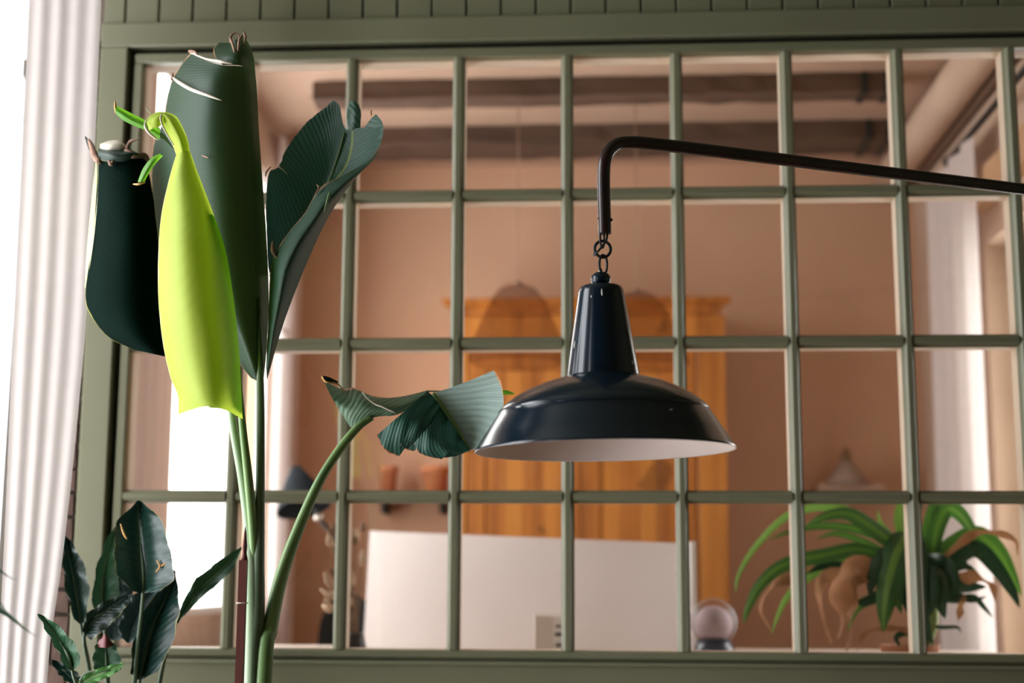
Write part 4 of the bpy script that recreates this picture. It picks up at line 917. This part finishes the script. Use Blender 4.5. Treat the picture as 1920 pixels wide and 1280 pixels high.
dbr = leafmat('dried_dracaena_leaf', (0.52, 0.26, 0.12), (0.12, 0.045, 0.022), veins=2, slant=0, vein_bump=.5, vein_col=.3, trans=.12, rough=.7)
cane_top = P(1712, 1030, YD)
tube('cane', [dp + Vector((0, 0, 10 * s_)), P(1730, 1150, YD), P(1728, 1080, YD), cane_top], [.011, .013, .013, .008], plain('cane_bark', (.30, .34, .12), (.18, .2, .09), rough=.7), dra, 20, 12)
cane2 = P(1745, 1060, YD + .03)
tube('cane', [dp + Vector((.02, .02, 10 * s_)), P(1748, 1170, YD + .02), P(1744, 1100, YD + .03), cane2], [.011, .012, .012, .008], plain('cane_bark_b', (.26, .36, .10), (.2, .24, .1), rough=.7), dra, 20, 12)
rl = random.Random(11)
def strap(pts, wpx, mat, y0=None, twist=0.0, prof=None, dy=0.0):
    """arching strap leaf along px points (x, y[, dY])"""
    c = cr([P(p[0], p[1], YD + (p[2] if len(p) > 2 else 0) + dy) for p in pts], 26)
    bm = bmesh.new(); uvl = bm.loops.layers.uv.verify(); rows = []; s = (c[0] - CAM).dot(fwd) / F
    for i, p in enumerate(c):
        t = i / 25; tg = (c[min(i + 1, 25)] - c[max(i - 1, 0)]).normalized()
        view = (p - CAM).normalized(); side = tg.cross(view).normalized()
        a = twist * t + .35; side = (side * math.cos(a) + tg.cross(side) * math.sin(a))
        nrm = side.cross(tg)
        w_ = wpx * s * .5 * (math.sin(math.pi * min(1, .14 + .86 * t) ** .8) ** .75 if prof is None else prof(t))
        if mat is dbr: w_ *= 1.05 + .3 * math.sin(t * 19 + wpx) ; side = (side + nrm * .5 * math.sin(t * 13 + wpx * 3)).normalized()
        if i == 25: w_ = .0003
        rows.append([bm.verts.new(p + side * w_ * k + nrm * (.25 * w_ * k * k)) for k in (-1, -.5, 0, .5, 1)])
    for i in range(25):
        for j in range(4):
            f = bm.faces.new((rows[i][j], rows[i][j + 1], rows[i + 1][j + 1], rows[i + 1][j])); f.smooth = True
            for l, (a, b_) in zip(f.loops, ((i, j), (i, j + 1), (i + 1, j + 1), (i + 1, j))): l[uvl].uv = (a / 25, b_ / 4)
    return link('leaf', mesh_from(bm, 'leaf'), mat, dra)
O1, O2 = (1712, 1040), (1746, 1066, .03)
strap([O1, (1650, 990, -.02), (1585, 955, -.03), (1530, 950, -.02), (1470, 970, 0), (1412, 1030, .02), (1384, 1080, .02), (1379, 1112, .02)], 17, dgl)
strap([O1, (1672, 1015, -.03), (1630, 985, -.05), (1590, 962, -.06), (1545, 968, -.06), (1505, 990, -.05)], 32, dg)
strap([O1, (1660, 1010, .02), (1600, 990, .04), (1540, 985, .05), (1485, 995, .05), (1440, 1012, .05)], 18, dg)
strap([(1700, 1060), (1630, 1020, .03), (1570, 1000, .05), (1530, 1010, .05)], 15, dg)
strap([(1700, 1070), (1620, 1030, 0), (1545, 1040, 0), (1470, 1058, 0), (1425, 1095, 0), (1402, 1140, 0), (1394, 1170, 0)], 30, dg)
strap([(1700, 1080), (1640, 1042, .02), (1585, 1042, .03), (1530, 1070, .03), (1475, 1120, .02), (1445, 1190, .02)], 24, dgl)
strap([(1690, 1075), (1630, 1055, .04), (1570, 1055, .05), (1515, 1085, .05)], 20, dgd)
strap([(1705, 1000, -.03), (1688, 1020, -.06), (1668, 1080, -.08), (1658, 1140, -.08), (1656, 1186, -.07)], 58, dg, prof=lambda t: max(.02, 1 - abs(t - .35) ** 1.6 * 1.9))
strap([(1712, 1000, -.02), (1715, 1040, -.05), (1716, 1110, -.06), (1730, 1170, -.05), (1750, 1208, -.04)], 44, dgd)
strap([(1700, 1020), (1690, 985, -.01), (1688, 955, -.01), (1696, 925, 0)], 24, dgl)
strap([(1712, 1015), (1712, 980, .01), (1722, 950, .02), (1735, 930, .02)], 22, dg)
strap([(1690, 1020, .02), (1655, 985, .02), (1645, 955, .03)], 10, dgl)
strap([O2, (1742, 1000, .03), (1752, 955, .02), (1760, 940, .02), (1745, 975, 0)], 26, dg)
strap([O2, (1755, 1000, .02), (1775, 955, .01), (1800, 965, 0), (1824, 1000, -.01), (1840, 1046, -.01)], 34, dg)
strap([O2, (1780, 1030, .03), (1830, 1005, .03), (1868, 1030, .03), (1895, 1075, .02), (1916, 1118, .02)], 40, dg)
strap([O2, (1790, 1048, 0), (1830, 1030, -.01), (1870, 1068, -.02), (1898, 1110, -.02), (1912, 1140, -.02)], 34, dgd)
strap([O2, (1775, 1050, .05), (1800, 1015, .05), (1826, 1002, .05), (1848, 1012, .04)], 16, dg)
strap([O2, (1790, 1028, -.02), (1830, 1000, -.02), (1872, 1000, -.02), (1904, 1014, -.02), (1908, 1044, -.02)], 14, dbr)
strap([O2, (1790, 1082, -.03), (1830, 1086, -.04), (1858, 1098, -.04), (1866, 1132, -.04)], 24, dbr, twist=.8)
strap([O2, (1778, 1068, -.02), (1810, 1062, -.03), (1838, 1078, -.03)], 18, dgd)
strap([O2, (1770, 1090, -.03), (1810, 1100, -.03), (1850, 1100, -.03)], 34, dgd)
strap([(1748, 1100, .02), (1780, 1110, 0), (1820, 1125, 0), (1850, 1118, 0)], 16, dgd)
strap([(1748, 1120, .02), (1790, 1125, 0), (1825, 1120, 0), (1846, 1140, 0), (1862, 1158, 0)], 14, dgd)
strap([(1750, 1110, .02), (1795, 1118, 0), (1800, 1140, 0), (1796, 1166, 0)], 18, dbr)
strap([(1745, 1175, .02), (1770, 1176, 0), (1795, 1176, 0), (1802, 1186, 0)], 8, dgd)
strap([(1690, 1090), (1645, 1068, -.04), (1600, 1062, -.06), (1578, 1085, -.07), (1574, 1130, -.07), (1578, 1165, -.06), (1570, 1200, -.06)], 46, dbr, twist=.6)
strap([(1690, 1095), (1630, 1078, -.04), (1596, 1090, -.05), (1590, 1140, -.05), (1594, 1180, -.05), (1586, 1224, -.05)], 34, dbr, twist=1.0)
strap([(1688, 1090), (1600, 1072, .0), (1545, 1080, .01), (1533, 1110, .01), (1540, 1150, .01), (1552, 1185, .01), (1560, 1212, .01)], 22, dbr, twist=.8)
strap([(1690, 1085), (1600, 1065, .01), (1545, 1060, .02), (1512, 1076, .02)], 22, dgd)
strap([(1690, 1080), (1560, 1060, .05), (1475, 1080, .05), (1440, 1105, .05), (1424, 1140, .05), (1446, 1184, .05)], 26, dbr, twist=1.2)
strap([(1700, 1105), (1655, 1112, -.03), (1620, 1128, -.03), (1598, 1126, -.03)], 22, dgd)
strap([(1695, 1110), (1640, 1120, .02), (1605, 1140, .02), (1590, 1180, .02)], 22, dg)
strap([(1722, 1190), (1690, 1178, -.02), (1650, 1178, -.02), (1618, 1190, -.02), (1606, 1222, -.02)], 12, dbr)
strap([(1728, 1195), (1700, 1185, .02), (1680, 1195, .02), (1690, 1216, .02)], 14, dgd)
strap([(1735, 1190, .02), (1715, 1180, .0), (1725, 1205, -.01), (1740, 1222, -.01)], 20, dgd)
for a_ in ([(1705, 1030), (1660, 1040, -.05), (1636, 1080, -.06), (1630, 1120, -.06)], [(1712, 1030), (1700, 1060, -.06), (1700, 1120, -.07), (1712, 1165, -.06)], [(1740, 1050, .02), (1770, 1060, -.03), (1786, 1090, -.04), (1790, 1120, -.04)], [(1742, 1060, .02), (1758, 1090, -.04), (1762, 1130, -.05), (1772, 1160, -.04)], [(1730, 1060), (1755, 1040, .04), (1790, 1035, .05), (1815, 1060, .05)]):
    strap(a_, 34, dgd)
strap([O1, (1735, 1070, -.05), (1745, 1120, -.06), (1735, 1165, -.05)], 36, dgd)
strap([O1, (1690, 1060, -.07), (1680, 1110, -.08), (1690, 1150, -.08)], 34, dg)

# ------------------------------------------------------------------ dark lamp, dried bunch and chair in the left part of the back room
YA = 1.0
dl = P(566, 935, YA); sc_ = (dl - CAM).dot(fwd) / F
fl = thing('floor_lamp', (P(640, 1100, YA).x, YA + .02, 0), 'dark blue black cone shade lamp behind the curved banana stem', 'lamp')
mt_ = Matrix.Rotation(R(-16), 3, 'Y') @ Matrix.Rotation(R(-14), 3, 'X')
shm = plain('dark_blue_shade', (.010, .014, .020), rough=.75, spec=.1)
lathe('shade', [(4 * sc_, 66 * sc_), (10 * sc_, 64 * sc_), (30 * sc_, 30 * sc_), (50 * sc_, -14 * sc_), (52 * sc_, -20 * sc_), (48 * sc_, -18 * sc_), (28 * sc_, 26 * sc_), (0, 50 * sc_)], dl, shm, fl, 40, mt_)
lathe('joint', [(0, -.014), (.012, -.008), (.014, 0), (.012, .008), (0, .014)], P(598, 968, YA - .02), plain('steel_joint', (.6, .55, .5), rough=.25, metal=.8), fl, 16)
jx = P(648, 1040, YA + .02)
tube('arm', [dl + mt_ @ Vector((0, 0, 30 * sc_)) + Vector((.02, 0, 0)), P(598, 968, YA - .02), P(622, 1000, YA), jx], .006, iron, fl, 16, 8)
tube('pole', [jx, jx * .5 + Vector((jx.x, jx.y, 0)) * .5, Vector((jx.x, jx.y, .02))], .009, iron, fl, 4, 10)
lathe('base', [(0, .03), (.02, .028), (.11, .014), (.12, 0), (0, 0)], (jx.x, jx.y, 0), iron, fl, 32)
# chair with a rounded black back
YC = 1.25
ca, cb = P(606, 1215, YC), P(700, 1215, YC); cm = (ca + cb) / 2; ztop = P(650, 1108, YC).z
black_f = plain('black_fabric', (.018, .018, .018), rough=.8)
ch = thing('office_chair', (cm.x, YC + .2, 0), 'black rounded chair back left of the white board', 'chair')
bm = bmesh.new(); gw = (cb.x - ca.x) * .5; nn_ = 20; rows = []
for i in range(nn_ + 1):
    t = i / nn_; z = ztop - (ztop - 1.0) * t; ww = gw * min(1.35, (math.sqrt(max(0.0, 1 - (1 - min(1, t / .28)) ** 2)) * 1.0 + .02) * (1 + .25 * t))
    rows.append([(cm.x + ww * k, YC + .05 * (k * k) * -1 + .02 * t, z) for k in (-1, -.8, -.4, 0, .4, .8, 1)])
fv = [[bm.verts.new(p) for p in r] for r in rows]; bv = [[bm.verts.new((p[0], p[1] + .05, p[2])) for p in r] for r in rows]
for i in range(nn_):
    for j in range(6):
        bm.faces.new((fv[i][j], fv[i][j + 1], fv[i + 1][j + 1], fv[i + 1][j])); bm.faces.new((bv[i][j], bv[i + 1][j], bv[i + 1][j + 1], bv[i][j + 1]))
    for e in (0, 6): bm.faces.new((fv[i][e], fv[i + 1][e], bv[i + 1][e], bv[i][e]))
for e in (0, nn_):
    for j in range(6): bm.faces.new((fv[e][j], fv[e][j + 1], bv[e][j + 1], bv[e][j]))
bmesh.ops.recalc_face_normals(bm, faces=bm.faces)
link('backrest', mesh_from(bm, 'backrest'), black_f, ch, None, True)
box('seat', cm.x - .2, cm.x + .2, YC + .08, YC + .46, .58, .66, black_f, ch, .02)
tube('back_post', [(cm.x, YC + .06, 1.1), (cm.x, YC + .07, .8), (cm.x, YC + .16, .60)], .014, iron, ch, 10, 8)
tube('column', [(cm.x, YC + .27, .58), (cm.x, YC + .27, .1)], .025, iron, ch, 3, 12)
for k in range(5):
    a = k * 2 * math.pi / 5 + .3
    tube('leg', [(cm.x, YC + .27, .10), (cm.x + .22 * math.cos(a), YC + .27 + .22 * math.sin(a), .03)], [.02, .013], iron, ch, 3, 8)
# dried bunch standing on the counter
YV = .50
vb = P(665, 1232, YV); vb.z = CT
dv = thing('dried_bouquet', vb, 'bunch of dried cream and brown grasses left of the white board', 'bouquet')
lathe('vase', [(0, 0), (.022, 0), (.026, .02), (.02, .05), (.017, .052), (.014, .045), (0, .01)], vb, plain('dark_vase', (.02, .02, .022), rough=.3), dv, 20)
dryc = plain('dried_cream', (.62, .47, .34), (.45, .32, .22), rough=.9, scale=40); dryb = plain('dried_brown', (.30, .19, .12), (.16, .10, .06), rough=.9, scale=40)
rv = random.Random(9)
for k in range(26):
    tipx, tipy = rv.uniform(618, 698), rv.uniform(985, 1150)
    if tipy > 1090: tipx = rv.uniform(612, 690)
    tp = P(tipx, tipy, YV + rv.uniform(-.06, .06)); st0 = vb + Vector((rv.uniform(-.008, .008), rv.uniform(-.008, .008), .03))
    md = st0 * .45 + tp * .55 + Vector((rv.uniform(-.01, .01), 0, .015))
    mtl = dryc if k % 3 else dryb
    sp_ = tube('stalk', [st0, md, tp], [.0012, .001, .0008], dryb, dv, 8, 5)
    d_ = (tp - md).normalized(); ln = rv.uniform(.02, .045); r_ = rv.uniform(.005, .010)
    tube('flower_head', [tp - d_ * ln * .4, tp, tp + d_ * ln * .6], [r_ * .5, r_, r_ * .15], mtl, sp_, 6, 7)

# ------------------------------------------------------------------ back wall: shelf with two pots, small shelf with a cone lamp
ysh = YB - .16
za = P(770, 926, ysh).z
sh = thing('wall_shelf', (P(770, 926, ysh).x, YB, za), 'thin wooden wall shelf left of the wardrobe', 'shelf')
box('board', P(690, 926, ysh).x, P(850, 926, ysh).x, ysh - .03, YB, za - .022, za, pine, sh, .002)
for px in (715, 825): box('bracket', P(px, 926, ysh).x - .006, P(px, 926, ysh).x + .006, YB - .12, YB, za - .06, za - .022, iron, sh)
for (xa_, xb_, yt, lab) in ((706, 742, 872, 'narrow terracotta cup on the wall shelf, left of the pair'), (786, 840, 872, 'wide terracotta pot on the wall shelf beside the wardrobe')):
    a_, b2 = P(xa_, 920, ysh), P(xb_, 920, ysh); r_ = (b2.x - a_.x) / 2; h_ = P(xa_, yt, ysh).z - za
    o = lathe('terracotta_pot', [(0, 0), (r_ * .75, 0), (r_ * .95, h_ * .8), (r_, h_ * .8), (r_, h_), (r_ * .88, h_), (r_ * .7, h_ * .1), (0, h_ * .1)], ((a_.x + b2.x) / 2, ysh + .05, za), plain('orange_clay', (.62, .24, .11), (.52, .19, .08), rough=.8), None, 32, origin=((a_.x + b2.x) / 2, ysh + .05, za))
    tag(o, lab, 'pot', 'terracotta pots on the wall shelf')
yl = YB - .12
zb = P(1590, 908, yl).z
s2_ = thing('wall_shelf', (P(1590, 908, yl).x, YB, zb), 'small pale wall shelf above the dracaena', 'shelf')
box('board', P(1532, 908, yl).x, P(1655, 908, yl).x, yl - .02, YB, zb - .02, zb, plaster_l, s2_, .002)
box('bracket', P(1590, 908, yl).x - .006, P(1590, 908, yl).x + .006, YB - .09, YB, zb - .07, zb - .02, plaster_l, s2_)
lc_ = P(1588, 908, yl); lc_.z = zb; q_ = (lc_ - CAM).dot(fwd) / F
tl = thing('table_lamp', lc_, 'small dim cone shaped lamp with brown top on the pale wall shelf', 'lamp')
lathe('cone', [(0, 0), (40 * q_, 0), (41 * q_, 3 * q_), (16 * q_, 36 * q_), (10 * q_, 44 * q_), (0, 45 * q_)], lc_, plain('taupe_cone', (.36, .26, .20), rough=.7), tl, 32)
lathe('knob', [(9 * q_, 44 * q_), (11 * q_, 50 * q_), (8 * q_, 60 * q_), (3 * q_, 70 * q_), (0, 72 * q_)], lc_, plain('brown_knob', (.24, .13, .05), rough=.5), tl, 20)
